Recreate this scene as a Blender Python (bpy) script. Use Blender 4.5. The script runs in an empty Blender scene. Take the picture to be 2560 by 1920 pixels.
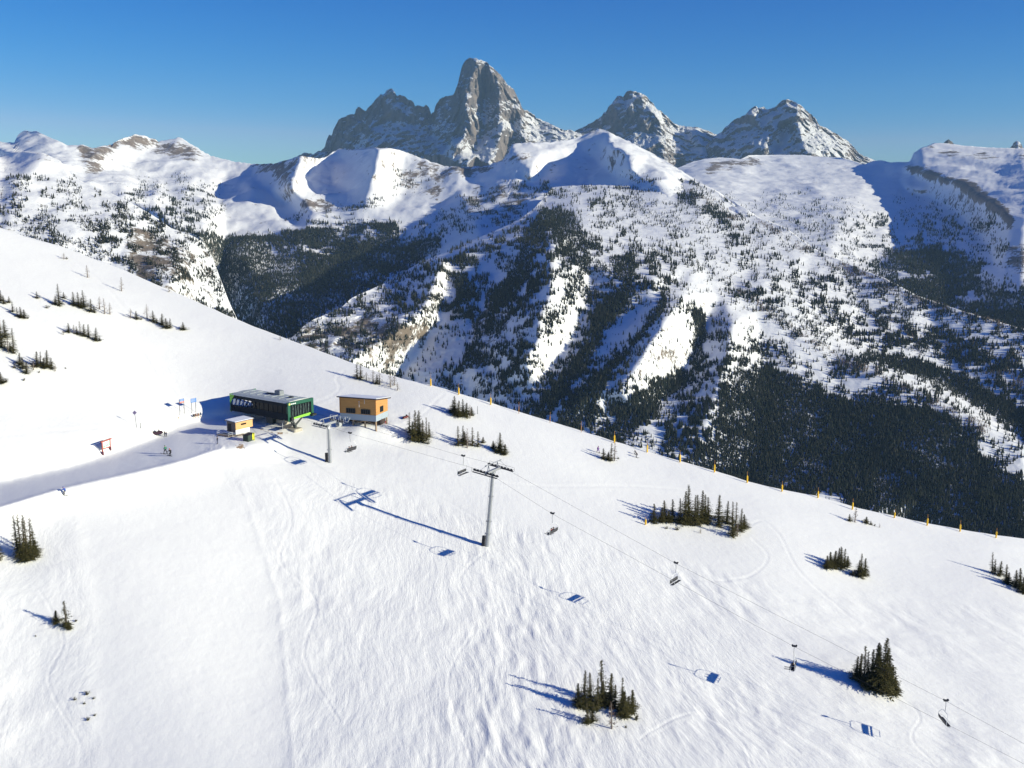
import bpy, math, random
import numpy as np
from mathutils import Vector, Matrix
from mathutils.geometry import delaunay_2d_cdt
from mathutils.bvhtree import BVHTree
random.seed(7); RNG = np.random.default_rng(11)
S = bpy.context.scene
COL = S.collection
# ------------------------------------------------------------------ camera model
# the drone hovers at the origin, looking level along +Y and 10.4 degrees down
FPX, CX, CY = 2650.0, 1280.0, 960.0
PITCH = math.radians(10.4); CP, SP = math.cos(PITCH), math.sin(PITCH)
def ray(u, v):
    x = (u - CX) / FPX; y = (v - CY) / FPX
    return x, CP - SP * y, -SP - CP * y
def pt(u, v, D):
    r = ray(u, v); return Vector((r[0] * D, r[1] * D, r[2] * D))
cam = bpy.data.cameras.new('camera'); camo = bpy.data.objects.new('camera', cam); COL.objects.link(camo)
camo.rotation_euler = (math.radians(90) - PITCH, 0, 0); cam.sensor_width = 36; cam.lens = 36 * FPX / 2560
cam.clip_start = 1; cam.clip_end = 60000; S.camera = camo
# ------------------------------------------------------------------ light
SUN_EL, SUN_A = math.radians(16.5), math.radians(16)   # sun low on the right, slightly behind the camera
L = Vector((math.cos(SUN_EL) * math.cos(SUN_A), -math.cos(SUN_EL) * math.sin(SUN_A), math.sin(SUN_EL)))
sun = bpy.data.lights.new('sun', 'SUN'); sun.energy = 5.0; sun.angle = math.radians(0.5); sun.color = (1.0, 0.945, 0.74)
suno = bpy.data.objects.new('sun', sun); COL.objects.link(suno); suno.rotation_euler = L.to_track_quat('Z', 'Y').to_euler()
suno.location = (300, -100, 300)
W = bpy.data.worlds.new('World'); S.world = W; W.use_nodes = True
nt = W.node_tree; nt.nodes.clear()
sky = nt.nodes.new('ShaderNodeTexSky'); sky.sky_type = 'NISHITA'; sky.sun_disc = False
sky.sun_elevation = SUN_EL; sky.sun_rotation = math.atan2(L.x, L.y); sky.altitude = 3000; sky.air_density = 1.15; sky.dust_density = 0.15; sky.ozone_density = 3.0
hs = nt.nodes.new('ShaderNodeHueSaturation'); hs.inputs['Saturation'].default_value = 1.15; mc = nt.nodes.new('ShaderNodeMix'); mc.data_type = 'RGBA'; mc.blend_type = 'MULTIPLY'; mc.inputs[0].default_value = 1; mc.inputs[7].default_value = (0.70, 0.94, 1.06, 1)
bg = nt.nodes.new('ShaderNodeBackground'); bg.inputs[1].default_value = 0.087
wo = nt.nodes.new('ShaderNodeOutputWorld')
nt.links.new(sky.outputs[0], hs.inputs['Color']); nt.links.new(hs.outputs[0], mc.inputs[6]); 
sep = nt.nodes.new('ShaderNodeSeparateColor'); cmb = nt.nodes.new('ShaderNodeCombineColor'); nt.links.new(mc.outputs[2], sep.inputs[0])
def _m(op, a, b):
    x = nt.nodes.new('ShaderNodeMath'); x.operation = op
    for i, q in enumerate((a, b)):
        if isinstance(q, (int, float)): x.inputs[i].default_value = q
        else: nt.links.new(q, x.inputs[i])
    return x.outputs[0]
# deeper zenith, paler horizon: the clear winter air at 3000 m
gch = _m('MULTIPLY', _m('POWER', _m('DIVIDE', sep.outputs[1], 5.0), 1.40), 4.05)
rch = _m('MINIMUM', _m('MULTIPLY', _m('POWER', _m('DIVIDE', sep.outputs[0], 2.2), 2.7), 1.7), _m('MULTIPLY', gch, 0.55))
bch = _m('MULTIPLY', _m('POWER', _m('DIVIDE', sep.outputs[2], 7.0), 0.92), 6.9)
for i, q in enumerate((rch, gch, bch)): nt.links.new(q, cmb.inputs[i])
nt.links.new(cmb.outputs[0], bg.inputs[0]); nt.links.new(bg.outputs[0], wo.inputs[0])
S.view_settings.view_transform = 'Standard'; S.view_settings.look = 'None'; S.view_settings.gamma = 1; S.view_settings.exposure = 0.38
# ------------------------------------------------------------------ numpy noise
def _h(ix, iy, iz, seed):
    n = (ix * 374761393 + iy * 668265263 + iz * 2147483647 + seed * 1274126177) & 0xffffffff
    n = ((n ^ (n >> 13)) * 1274126177) & 0xffffffff
    n = ((n ^ (n >> 16)) * 2246822519) & 0xffffffff
    return ((n ^ (n >> 15)) & 0xffffff) / float(0xffffff)
def vn(x, y, z=0.0, seed=0):
    x, y, z = np.broadcast_arrays(np.asarray(x, float), np.asarray(y, float), np.asarray(z, float))
    fx, fy, fz = np.floor(x), np.floor(y), np.floor(z)
    ix, iy, iz = fx.astype(np.int64), fy.astype(np.int64), fz.astype(np.int64)
    a, b, c = x - fx, y - fy, z - fz
    a = a * a * (3 - 2 * a); b = b * b * (3 - 2 * b); c = c * c * (3 - 2 * c)
    r = 0
    for dx in (0, 1):
        for dy in (0, 1):
            for dz in (0, 1):
                w = (a if dx else 1 - a) * (b if dy else 1 - b) * (c if dz else 1 - c)
                r = r + w * _h(ix + dx, iy + dy, iz + dz, seed)
    return r * 2 - 1
def fbm(x, y, z=0.0, oct=5, seed=0, ridged=False, gain=0.5):
    r = 0; a = 1.0; t = 0; f = 1.0
    for o in range(oct):
        n = vn(x * f + o * 13.7, y * f - o * 7.3, z * f + o * 3.1, seed + o)
        if ridged: n = 1 - 2 * np.abs(n)
        r = r + a * n; t += a; a *= gain; f *= 2.03
    return r / t
def sm(x, a, b):
    t = np.clip((x - a) / (b - a), 0, 1); return t * t * (3 - 2 * t)
# ------------------------------------------------------------------ tiny painting kit on a coarse grid
class Ras:
    def __init__(s, u0, u1, v0, v1, st=8):
        s.u0, s.v0, s.st = u0, v0, st
        s.us = np.arange(u0, u1 + st, st, float); s.vs = np.arange(v0, v1 + st, st, float)
        s.U, s.V = np.meshgrid(s.us, s.vs); s.A = np.zeros_like(s.U)
    def at(s, u, v):
        x = np.clip((np.asarray(u, float) - s.u0) / s.st, 0, len(s.us) - 1.001); y = np.clip((np.asarray(v, float) - s.v0) / s.st, 0, len(s.vs) - 1.001)
        i, j = x.astype(int), y.astype(int); a, b = x - i, y - j; A = s.A
        return (A[j, i] * (1 - a) + A[j, i + 1] * a) * (1 - b) + (A[j + 1, i] * (1 - a) + A[j + 1, i + 1] * a) * b
    def poly(s, P, val):
        ins = np.zeros_like(s.U, bool); n = len(P)
        for k in range(n):
            (x1, y1), (x2, y2) = P[k], P[(k + 1) % n]
            c = ((y1 > s.V) != (y2 > s.V)) & (s.U < (x2 - x1) * (s.V - y1) / ((y2 - y1) if y2 != y1 else 1e-9) + x1)
            ins ^= c
        s.A[ins] = val; return s
    def line(s, P, w, val):
        for k in range(len(P) - 1):
            (x1, y1), (x2, y2) = P[k], P[k + 1]
            dx, dy = x2 - x1, y2 - y1
            t = np.clip(((s.U - x1) * dx + (s.V - y1) * dy) / (dx * dx + dy * dy), 0, 1)
            d = np.hypot(s.U - x1 - t * dx, s.V - y1 - t * dy)
            s.A[d < w / 2] = val
        return s
    def blur(s, n=1):
        for _ in range(n):
            B = np.pad(s.A, 1, mode='edge'); B = (B[:-2] + 2 * B[1:-1] + B[2:]) / 4; s.A = (B[:, :-2] + 2 * B[:, 1:-1] + B[:, 2:]) / 4
        return s
    def tin(s, lines, fn=lambda a: 1 / a):
        """depth field through feature lines: triangulated, linear in 1/depth so planes stay planes"""
        P = []
        for ln in lines:
            if isinstance(ln[0], (int, float)): ln = [ln]
            for k in range(len(ln)):
                P.append(ln[k])
                if k + 1 < len(ln):
                    a, b = ln[k], ln[k + 1]; m = int(math.hypot(a[0] - b[0], a[1] - b[1]) // 22)
                    for q in range(1, m + 1):
                        t = q / (m + 1); P.append(tuple(a[i] * (1 - t) + b[i] * t for i in range(3)))
        C = np.array(P, float); val = fn(C[:, 2])
        ub, vb = (s.us[0] - 60, s.us[-1] + 60), (s.vs[0] - 60, s.vs[-1] + 60); E = []
        for u in np.linspace(ub[0], ub[1], 26): E += [(u, vb[0]), (u, vb[1])]
        for v in np.linspace(vb[0], vb[1], 14)[1:-1]: E += [(ub[0], v), (ub[1], v)]
        ev = []
        for (u, v) in E:
            d = np.hypot(C[:, 0] - u, C[:, 1] - v); k = np.argsort(d)[:4]; w = 1 / (d[k] ** 2 + 1); ev.append((val[k] * w).sum() / w.sum())
        XY = [Vector((p[0], p[1])) for p in C] + [Vector(e) for e in E]; vals = list(val) + ev
        r = delaunay_2d_cdt(XY, [], [], 0, 0.01)
        vo = r[0]; vv = [np.mean([vals[i] for i in o]) for o in r[3]]
        A = np.full_like(s.U, np.nan)
        for f in r[2]:
            (x1, y1), (x2, y2), (x3, y3) = [tuple(vo[i]) for i in f]
            i0, i1 = int(max(0, (min(x1, x2, x3) - s.u0) // s.st)), int(min(len(s.us), (max(x1, x2, x3) - s.u0) // s.st + 2))
            j0, j1 = int(max(0, (min(y1, y2, y3) - s.v0) // s.st)), int(min(len(s.vs), (max(y1, y2, y3) - s.v0) // s.st + 2))
            if i1 <= i0 or j1 <= j0: continue
            U, V = s.U[j0:j1, i0:i1], s.V[j0:j1, i0:i1]
            den = (y2 - y3) * (x1 - x3) + (x3 - x2) * (y1 - y3)
            if abs(den) < 1e-9: continue
            a = ((y2 - y3) * (U - x3) + (x3 - x2) * (V - y3)) / den; b = ((y3 - y1) * (U - x3) + (x1 - x3) * (V - y3)) / den; c = 1 - a - b
            m = (a > -1e-6) & (b > -1e-6) & (c > -1e-6)
            A[j0:j1, i0:i1][m] = (a * vv[f[0]] + b * vv[f[1]] + c * vv[f[2]])[m]
        s.A = np.where(np.isnan(A), np.nanmean(A), A); return s
# ------------------------------------------------------------------ tagging and node helpers
def tag(o, label=None, cat=None, group=None, kind=None):
    if label: o['label'] = label
    if cat: o['category'] = cat
    if group: o['group'] = group
    if kind: o['kind'] = kind
    return o
def link(o, parent=None):
    COL.objects.link(o)
    if parent: o.parent = parent
    return o
def empty(name, loc=(0, 0, 0), rz=0.0):
    o = bpy.data.objects.new(name, None); o.empty_display_size = 0.5; o.location = loc; o.rotation_euler = (0, 0, rz); return link(o)
def meshobj(name, V, Fc, mat, parent=None, smooth=False):
    me = bpy.data.meshes.new(name); me.from_pydata([tuple(v) for v in V], [], Fc)
    if smooth: me.polygons.foreach_set('use_smooth', [True] * len(me.polygons))
    for m in (mat if isinstance(mat, (list, tuple)) else [mat]): me.materials.append(m)
    return link(bpy.data.objects.new(name, me), parent)
def fastmesh(name, V, Q, mat, smooth=False, attrs=None):
    me = bpy.data.meshes.new(name); V = np.asarray(V, np.float32); Q = np.asarray(Q, np.int32); k = Q.shape[1]
    me.vertices.add(len(V)); me.vertices.foreach_set('co', V.ravel())
    me.loops.add(Q.size); me.loops.foreach_set('vertex_index', Q.ravel())
    me.polygons.add(len(Q)); me.polygons.foreach_set('loop_start', np.arange(0, Q.size, k, dtype=np.int32)); me.polygons.foreach_set('loop_total', np.full(len(Q), k, np.int32))
    me.update(calc_edges=True)
    me.polygons.foreach_set('use_smooth', np.full(len(Q), smooth))
    for an, arr in (attrs or {}).items():
        a = me.attributes.new(an, 'FLOAT', 'POINT'); a.data.foreach_set('value', np.asarray(arr, np.float32).ravel())
    me.materials.append(mat); me.validate()
    return link(bpy.data.objects.new(name, me))
class NB:
    """short-hand node builder"""
    def __init__(s, name):
        s.m = bpy.data.materials.new(name); s.m.use_nodes = True; s.t = s.m.node_tree; s.b = s.t.nodes['Principled BSDF']
        s.co = s.n('ShaderNodeTexCoord').outputs['Object']
    def n(s, t, **k):
        x = s.t.nodes.new(t)
        for a, b in k.items(): setattr(x, a, b)
        return x
    def l(s, a, b): s.t.links.new(a, b)
    def noise(s, sc, det=5, rough=0.55, vec=None, scale3=None):
        v = vec or s.co
        if scale3:
            mp = s.n('ShaderNodeMapping'); mp.inputs['Scale'].default_value = scale3; s.l(v, mp.inputs[0]); v = mp.outputs[0]
        x = s.n('ShaderNodeTexNoise'); x.inputs['Scale'].default_value = sc; x.inputs['Detail'].default_value = det; x.inputs['Roughness'].default_value = rough
        s.l(v, x.inputs['Vector']); return x.outputs['Fac']
    def math(s, op, a, b=None, clamp=False):
        x = s.n('ShaderNodeMath', operation=op); x.use_clamp = clamp
        for i, q in enumerate((a, b)):
            if q is None: continue
            if isinstance(q, (int, float)): x.inputs[i].default_value = q
            else: s.l(q, x.inputs[i])
        return x.outputs[0]
    def ramp(s, f, pts):
        x = s.n('ShaderNodeValToRGB'); s.l(f, x.inputs[0]); e = x.color_ramp.elements
        while len(e) < len(pts): e.new(0.5)
        for i, (p, c) in enumerate(pts): e[i].position = p; e[i].color = (*c, 1)
        return x.outputs[0]
    def mix(s, f, a, b):
        x = s.n('ShaderNodeMix', data_type='RGBA')
        for i, q in ((0, f), (6, a), (7, b)):
            if isinstance(q, (int, float)): x.inputs[i].default_value = q
            elif isinstance(q, tuple): x.inputs[i].default_value = (*q, 1)
            else: s.l(q, x.inputs[i])
        return x.outputs[2]
    def bump(s, h, dist, strength=1.0, prev=None):
        x = s.n('ShaderNodeBump'); x.inputs['Distance'].default_value = dist; x.inputs['Strength'].default_value = strength
        s.l(h, x.inputs['Height'])
        if prev: s.l(prev, x.inputs['Normal'])
        return x.outputs[0]
    def attr(s, name):
        x = s.n('ShaderNodeAttribute'); x.attribute_name = name; return x.outputs['Fac']
    def done(s, col=None, rough=0.8, metal=0, normal=None, spec=0.3):
        if isinstance(col, tuple): s.b.inputs['Base Color'].default_value = (*col, 1)
        elif col is not None: s.l(col, s.b.inputs['Base Color'])
        s.b.inputs['Roughness'].default_value = rough; s.b.inputs['Metallic'].default_value = metal; s.b.inputs['Specular IOR Level'].default_value = spec
        if normal is not None: s.l(normal, s.b.inputs['Normal'])
        return s.m
def simple(name, col, rough=0.6, metal=0, var=0.15, sc=3.0, spec=0.4, scale3=None):
    n = NB(name); f = n.noise(sc, 4, scale3=scale3)
    a = tuple(c * (1 - var) for c in col); b = tuple(min(1, c * (1 + var)) for c in col)
    return n.done(n.ramp(f, [(0.3, a), (0.7, b)]), rough, metal, spec=spec)
# ------------------------------------------------------------------ terrain materials
def terrain_mat(name, rockA, rockB, sc, soft=0.10, bumpd=4.0, snow=(0.88, 0.885, 0.875), streak=(1, 1, 1), fine=None):
    n = NB(name); a = n.attr('rock')
    big = n.noise(sc, 8, 0.62, scale3=streak); mid = n.noise(sc * 5.3, 6, 0.6, scale3=streak)
    f = n.math('ADD', a, n.math('MULTIPLY', n.math('SUBTRACT', big, 0.5), 1.5))
    f = n.math('ADD', f, n.math('MULTIPLY', n.math('SUBTRACT', mid, 0.5), 0.8))
    k = n.n('ShaderNodeMapRange'); k.interpolation_type = 'SMOOTHSTEP'; n.l(f, k.inputs[0]); k.inputs[1].default_value = 0.5 - soft; k.inputs[2].default_value = 0.5 + soft
    rc = n.ramp(n.noise(sc * 2.1, 7, 0.65, scale3=streak), [(0.25, rockA), (0.55, tuple((x + y) / 2 for x, y in zip(rockA, rockB))), (0.75, rockB)])
    col = n.mix(k.outputs[0], snow, rc)
    b1 = n.bump(n.noise(sc * 4, 9, 0.68, scale3=streak), bumpd, 0.9)
    nn = n.n('ShaderNodeMix', data_type='VECTOR'); n.l(k.outputs[0], nn.inputs[0])
    sn = n.bump(n.noise(sc * 1.5, 5, 0.5), bumpd * 1.3, 0.5); n.l(sn, nn.inputs[4]); n.l(b1, nn.inputs[5])
    return n.done(col, 0.75, normal=nn.outputs[1], spec=0.15)
def peak_mat():
    n = NB('peak_rock_and_snow'); a = n.attr('rock'); g = n.n('ShaderNodeNewGeometry'); sx = n.n('ShaderNodeSeparateXYZ'); n.l(g.outputs['Normal'], sx.inputs[0]); nz = sx.outputs[2]
    ledge = n.noise(0.0085, 10, 0.70, scale3=(1, 1, 2.6)); fine = n.noise(0.045, 8, 0.7, scale3=(1, 1, 1.8)); rib = n.noise(0.012, 9, 0.68, scale3=(1, 1, .35))
    f = n.math('ADD', n.math('MULTIPLY', a, 1.0), n.math('MULTIPLY', n.math('SUBTRACT', ledge, 0.5), 2.6)); f = n.math('ADD', f, n.math('MULTIPLY', n.math('SUBTRACT', fine, 0.5), 0.9))
    f = n.math('SUBTRACT', f, n.math('MULTIPLY', n.math('SUBTRACT', nz, 0.38), 1.1))
    k = n.n('ShaderNodeMapRange'); k.interpolation_type = 'SMOOTHSTEP'; n.l(f, k.inputs[0]); k.inputs[1].default_value = 0.40; k.inputs[2].default_value = 0.52
    rc = n.ramp(rib, [(0.30, (0.10, 0.095, 0.10)), (0.44, (0.20, 0.18, 0.17)), (0.56, (0.34, 0.285, 0.24)), (0.68, (0.50, 0.41, 0.33))])
    rc = n.mix(n.math('MULTIPLY', fine, 0.8), rc, (0.13, 0.12, 0.12)); col = n.mix(k.outputs[0], (0.87, 0.875, 0.875), rc)
    b = n.bump(rib, 55, 0.9); b = n.bump(n.noise(0.05, 8, 0.72, scale3=(1, 1, .6)), 22, 0.9, b)
    return n.done(col, 0.8, normal=b, spec=0.1)
M_PEAK = peak_mat()
M_FAR = terrain_mat('far_snow_ridges', (0.15, 0.13, 0.115), (0.34, 0.27, 0.21), 0.011, bumpd=7)
M_MID = terrain_mat('canyon_side_snow', (0.13, 0.11, 0.09), (0.30, 0.24, 0.18), 0.022, bumpd=4)

def smap(A, up=1):
    return A
class Layer: pass
def layer(name, top, bot, ctl, step, mat, blur=1, jag=0.0, jagsc=9.0, zamp=0.0, zsc=100.0, damp=0.0, dsc=200.0, dridge=True, damask=None,
          rockfn=None, back=(6, 60.0, 0.9), rst=8, extra=None, label=None, slope_rock=(9, 10, 0), smooth=True, ztop=12.0, zmask=None, zrid=0.0):
    top = np.array(top, float); bot = np.array(bot, float)
    u0, u1 = top[0, 0], top[-1, 0]; us = np.arange(u0, u1 + 0.1, step)
    vt = np.interp(us, top[:, 0], top[:, 1]); vb = np.interp(us, bot[:, 0], bot[:, 1])
    if jag: vt = vt + jag * (fbm(us / jagsc, 0, 0, 4, seed=5, ridged=True) - 0.3)
    vb = np.maximum(vb, vt + 4)
    ras = Ras(u0, u1, vt.min() - 16, vb.max() + 16, rst).tin(ctl).blur(blur)
    nr = int(max(vb - vt) / step) + 1; s = np.linspace(0, 1, nr)[:, None]
    U = np.repeat(us[None], nr, 0); V = vb[None] + (vt - vb)[None] * s
    D = 1 / ras.at(U, V)
    def world(U, V, D):
        x, y, z = ray(U, V); return np.stack([x * D, y * D, z * D], -1)
    P = world(U, V, D)
    if damp:
        am = damp if damask is None else damp * damask.at(U, V)
        D = D - am * (fbm(P[..., 0] / dsc, P[..., 1] / dsc, P[..., 2] / (dsc * 2.6), 5, seed=21, ridged=dridge) + 0.55 * fbm(P[..., 0] / (dsc * .33), P[..., 1] / (dsc * .33), P[..., 2] / (dsc * .8), 4, seed=91, ridged=True, gain=.6))
        P = world(U, V, D)
    if zamp:
        fade = sm(V - vt[None], 0, ztop); zm = 1 if zmask is None else zmask.at(U, V)
        P[..., 2] += zamp * zm * fade * (fbm(P[..., 0] / zsc, P[..., 1] / zsc, 0, 6, seed=31) + zrid * fbm(P[..., 0] / zsc / 1.7, P[..., 1] / zsc / 1.7, 0, 5, seed=37, ridged=True, gain=.45))
    if extra: P = extra(P, U, V, vt)
    # normals for slope-driven rock
    du = np.gradient(P, axis=1); dv = np.gradient(P, axis=0); N = np.cross(du, dv); N /= np.linalg.norm(N, axis=-1, keepdims=True) + 1e-9
    N *= np.sign(N[..., 2:3] + 1e-9)
    rk = np.zeros(U.shape)
    if rockfn: rk = rockfn.at(U, V)
    rk = np.maximum(rk, slope_rock[2] * sm(1 - N[..., 2], slope_rock[0], slope_rock[1]))
    nb, bl, bs = back; Pt = P[-1]; h = Pt[:, :2] / np.linalg.norm(Pt[:, :2], axis=1, keepdims=True); rows = [P]
    for k in range(1, nb + 1):
        q = Pt.copy(); q[:, :2] += h * bl * k; q[:, 2] -= bs * bl * (k * 0.7 + k * k * 0.3 / nb); rows.append(q[None])
    PP = np.concatenate(rows, 0); RR = np.concatenate([rk] + [rk[-1:]] * nb, 0)
    R, Cn = PP.shape[:2]; idx = np.arange(R * Cn).reshape(R, Cn)
    Q = np.stack([idx[:-1, :-1], idx[:-1, 1:], idx[1:, 1:], idx[1:, :-1]], -1).reshape(-1, 4)
    o = fastmesh(name, PP.reshape(-1, 3), Q, mat, smooth, {'rock': RR})
    tag(o, kind='structure')
    if label: o['label'] = label
    Ly = Layer(); Ly.o, Ly.P, Ly.us, Ly.vt, Ly.vb, Ly.nr, Ly.D, Ly.step = o, P, us, vt, vb, nr, D, step
    def at(u, v):
        u = np.asarray(u, float); v = np.asarray(v, float)
        x = np.clip((u - us[0]) / step, 0, len(us) - 1.001); t = np.interp(u, us, vt); b = np.interp(u, us, vb)
        y = np.clip((v - b) / (t - b) * (nr - 1), 0, nr - 1.001); i, j = x.astype(int), y.astype(int); a, c = (x - i)[..., None], (y - j)[..., None]
        return (P[j, i] * (1 - a) + P[j, i + 1] * a) * (1 - c) + (P[j + 1, i] * (1 - a) + P[j + 1, i + 1] * a) * c
    Ly.at = at; Ly.PP, Ly.Q = PP, Q
    return Ly
# ------------------------------------------------------------------ L0 the ski slope the lift stands on
EDGE = [(-420, 480), (0, 569), (60, 590), (150, 615), (230, 645), (310, 675), (400, 715), (480, 748), (560, 785), (640, 818), (740, 855), (830, 888), (930, 925), (1000, 945), (1077, 962), (1150, 984), (1230, 1008),
        (1300, 1030), (1375, 1052), (1453, 1077), (1536, 1103), (1620, 1129), (1700, 1152), (1786, 1176), (1870, 1203), (1955, 1224), (2045, 1240), (2100, 1256), (2145, 1270), (2240, 1290), (2320, 1309), (2400, 1323), (2490, 1338), (2560, 1346), (3000, 1410)]
RHO = [(-300, 560, 1.0), (0, 569, 1.0), (300, 700, 1.0), (640, 818, 1.03), (1077, 955, 1.12), (1500, 1100, 1.15), (2000, 1230, 1.22), (2560, 1345, 1.3), (3000, 1410, 1.33),
       (0, 900, .985), (0, 1100, .95), (420, 1018, .945), (510, 1012, .942), (450, 960, .955), (300, 1000, .958), (640, 990, .97), (300, 900, .975), (-300, 1240, .89), (0, 1240, .926), (250, 1180, .963), (400, 1130, .974), (500, 1100, .986), (620, 1092, 1.010), (700, 1090, 1.02),
       (0, 1400, .91), (200, 1400, .93), (450, 1280, .97), (0, 1600, .88), (-300, 1600, .88), (0, 1930, .85), (-300, 1930, .85),
       (640, 1500, .95), (640, 1930, .92), (1280, 1930, 1.0), (1280, 1500, 1.02), (1217, 1365, 1.03), (900, 1200, 1.01), (1900, 1930, 1.08), (2560, 1930, 1.16), (3000, 1930, 1.2), (2560, 1600, 1.23), (1900, 1600, 1.1),
       (-300, 2160, .85), (640, 2160, .92), (1280, 2160, 1.0), (1900, 2160, 1.08), (3000, 2160, 1.17), (900, 1050, 1.03), (1300, 1200, 1.08), (1700, 1350, 1.11), (2150, 1450, 1.16)]
rho = Ras(-424, 3016, 470, 2174, 16).tin(RHO, fn=lambda a: a).blur(60)
_b = rho; rho = Ras(-424, 3008, 470, 2168, 8); rho.A = _b.at(rho.U, rho.V)
def _band(U, V):
    up = np.interp(U, [-300, 0, 160, 300, 400, 437, 480, 531, 560, 640], [1235, 1205, 1172, 1130, 1088, 1068, 1058, 1049, 1045, 1043])
    lo = np.interp(U, [-300, 0, 150, 350, 470, 560, 640], [1330, 1272, 1227, 1182, 1152, 1122, 1110]); mid = (up + lo) / 2; w = (lo - up) / 2
    t = (V - mid) / w; f = sm(np.array(730.0 - U), 0, 110)
    # level ground between the two edges, blending out on both sides
    prof = np.where(np.abs(t) < 1, t, np.sign(t) * np.exp(-(np.abs(t) - 1) * w / 34.0))
    return prof * w * f
rho.A = rho.A + 0.00076 * _band(rho.U, rho.V); rho.blur(1)
gx, gy, gz = ray(rho.U, rho.V)
den = np.minimum(gz + 0.33 * gx - 0.12 * gy, -0.2)
inv = den / -104.3 * rho.A
class _C: pass
mog = Ras(-424, 3008, 470, 2168, 8); mog.A[:] = 0.10
mog.poly([(560, 1170), (830, 1190), (1180, 1290), (1500, 1360), (2000, 1470), (3000, 1560), (3000, 2168), (735, 2168), (700, 1600), (650, 1350)], 0.85)
mog.poly([(1300, 1450), (1700, 1560), (2300, 1700), (2500, 1900), (2500, 2168), (1000, 2168), (1100, 1700)], 1.0)
mog.poly([(-424, 1330), (0, 1320), (200, 1290), (235, 1500), (250, 2168), (-424, 2168)], 1.0); mog.blur(6)
trk = Ras(-424, 3008, 470, 2168, 8); trk.A[:] = 0.25
trk.poly([(870, 975), (960, 1000), (1050, 1040), (1040, 1100), (960, 1075), (850, 1040), (800, 1000)], 1.6)
trk.poly([(540, 1090), (620, 1090), (640, 1130), (560, 1150), (500, 1130)], 3.0).blur(2)
CR = [None, None]
def wav(P, n=5, a=6, seed=1):
    rd = random.Random(seed); out = []
    for k in range(len(P) - 1):
        p0, p1, p2, p3 = P[max(0, k - 1)], P[k], P[k + 1], P[min(len(P) - 1, k + 2)]
        for j in range(n):
            t = j / n; out.append(tuple(.5 * (2 * p1[i] + (p2[i] - p0[i]) * t + (2 * p0[i] - 5 * p1[i] + 4 * p2[i] - p3[i]) * t * t + (3 * p1[i] - p0[i] - 3 * p2[i] + p3[i]) * t ** 3) + rd.uniform(-a, a) * .2 for i in (0, 1)))
    return out + [P[-1]]
TRACKS = [wav(p, seed=i) for i, p in enumerate([[(350, 870), (372, 905), (395, 940), (428, 970), (440, 988)], [(1110, 985), (1085, 1010), (1050, 1045), (990, 1075), (930, 1090)], [(760, 1017), (815, 1000), (850, 973), (841, 950), (860, 930)], [(0, 1090), (100, 1080), (200, 1073), (300, 1070)],
    [(690, 1200), (730, 1300), (700, 1400), (790, 1500), (760, 1640), (850, 1800)], [(1000, 1150), (1300, 1215), (1700, 1222), (2100, 1340), (2560, 1480)], [(1880, 1345), (1920, 1390), (1870, 1440), (1740, 1450), (1640, 1420)], [(1850, 1330), (1905, 1300), (1950, 1340), (2010, 1440), (2150, 1560)],
    [(1600, 1850), (1680, 1800), (1760, 1790), (1850, 1850), (1880, 1920)], [(2250, 1740), (2300, 1790), (2280, 1850), (2350, 1920)], [(560, 1150), (900, 1180), (1180, 1290), (1350, 1480), (1600, 1600), (2000, 1880)], [(100, 1480), (160, 1600), (120, 1700), (200, 1850)], [(1217, 1380), (1150, 1450), (1190, 1560), (1120, 1700), (1180, 1900)], [(120, 600), (250, 700), (330, 780), (480, 860), (700, 930)]])]
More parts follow.
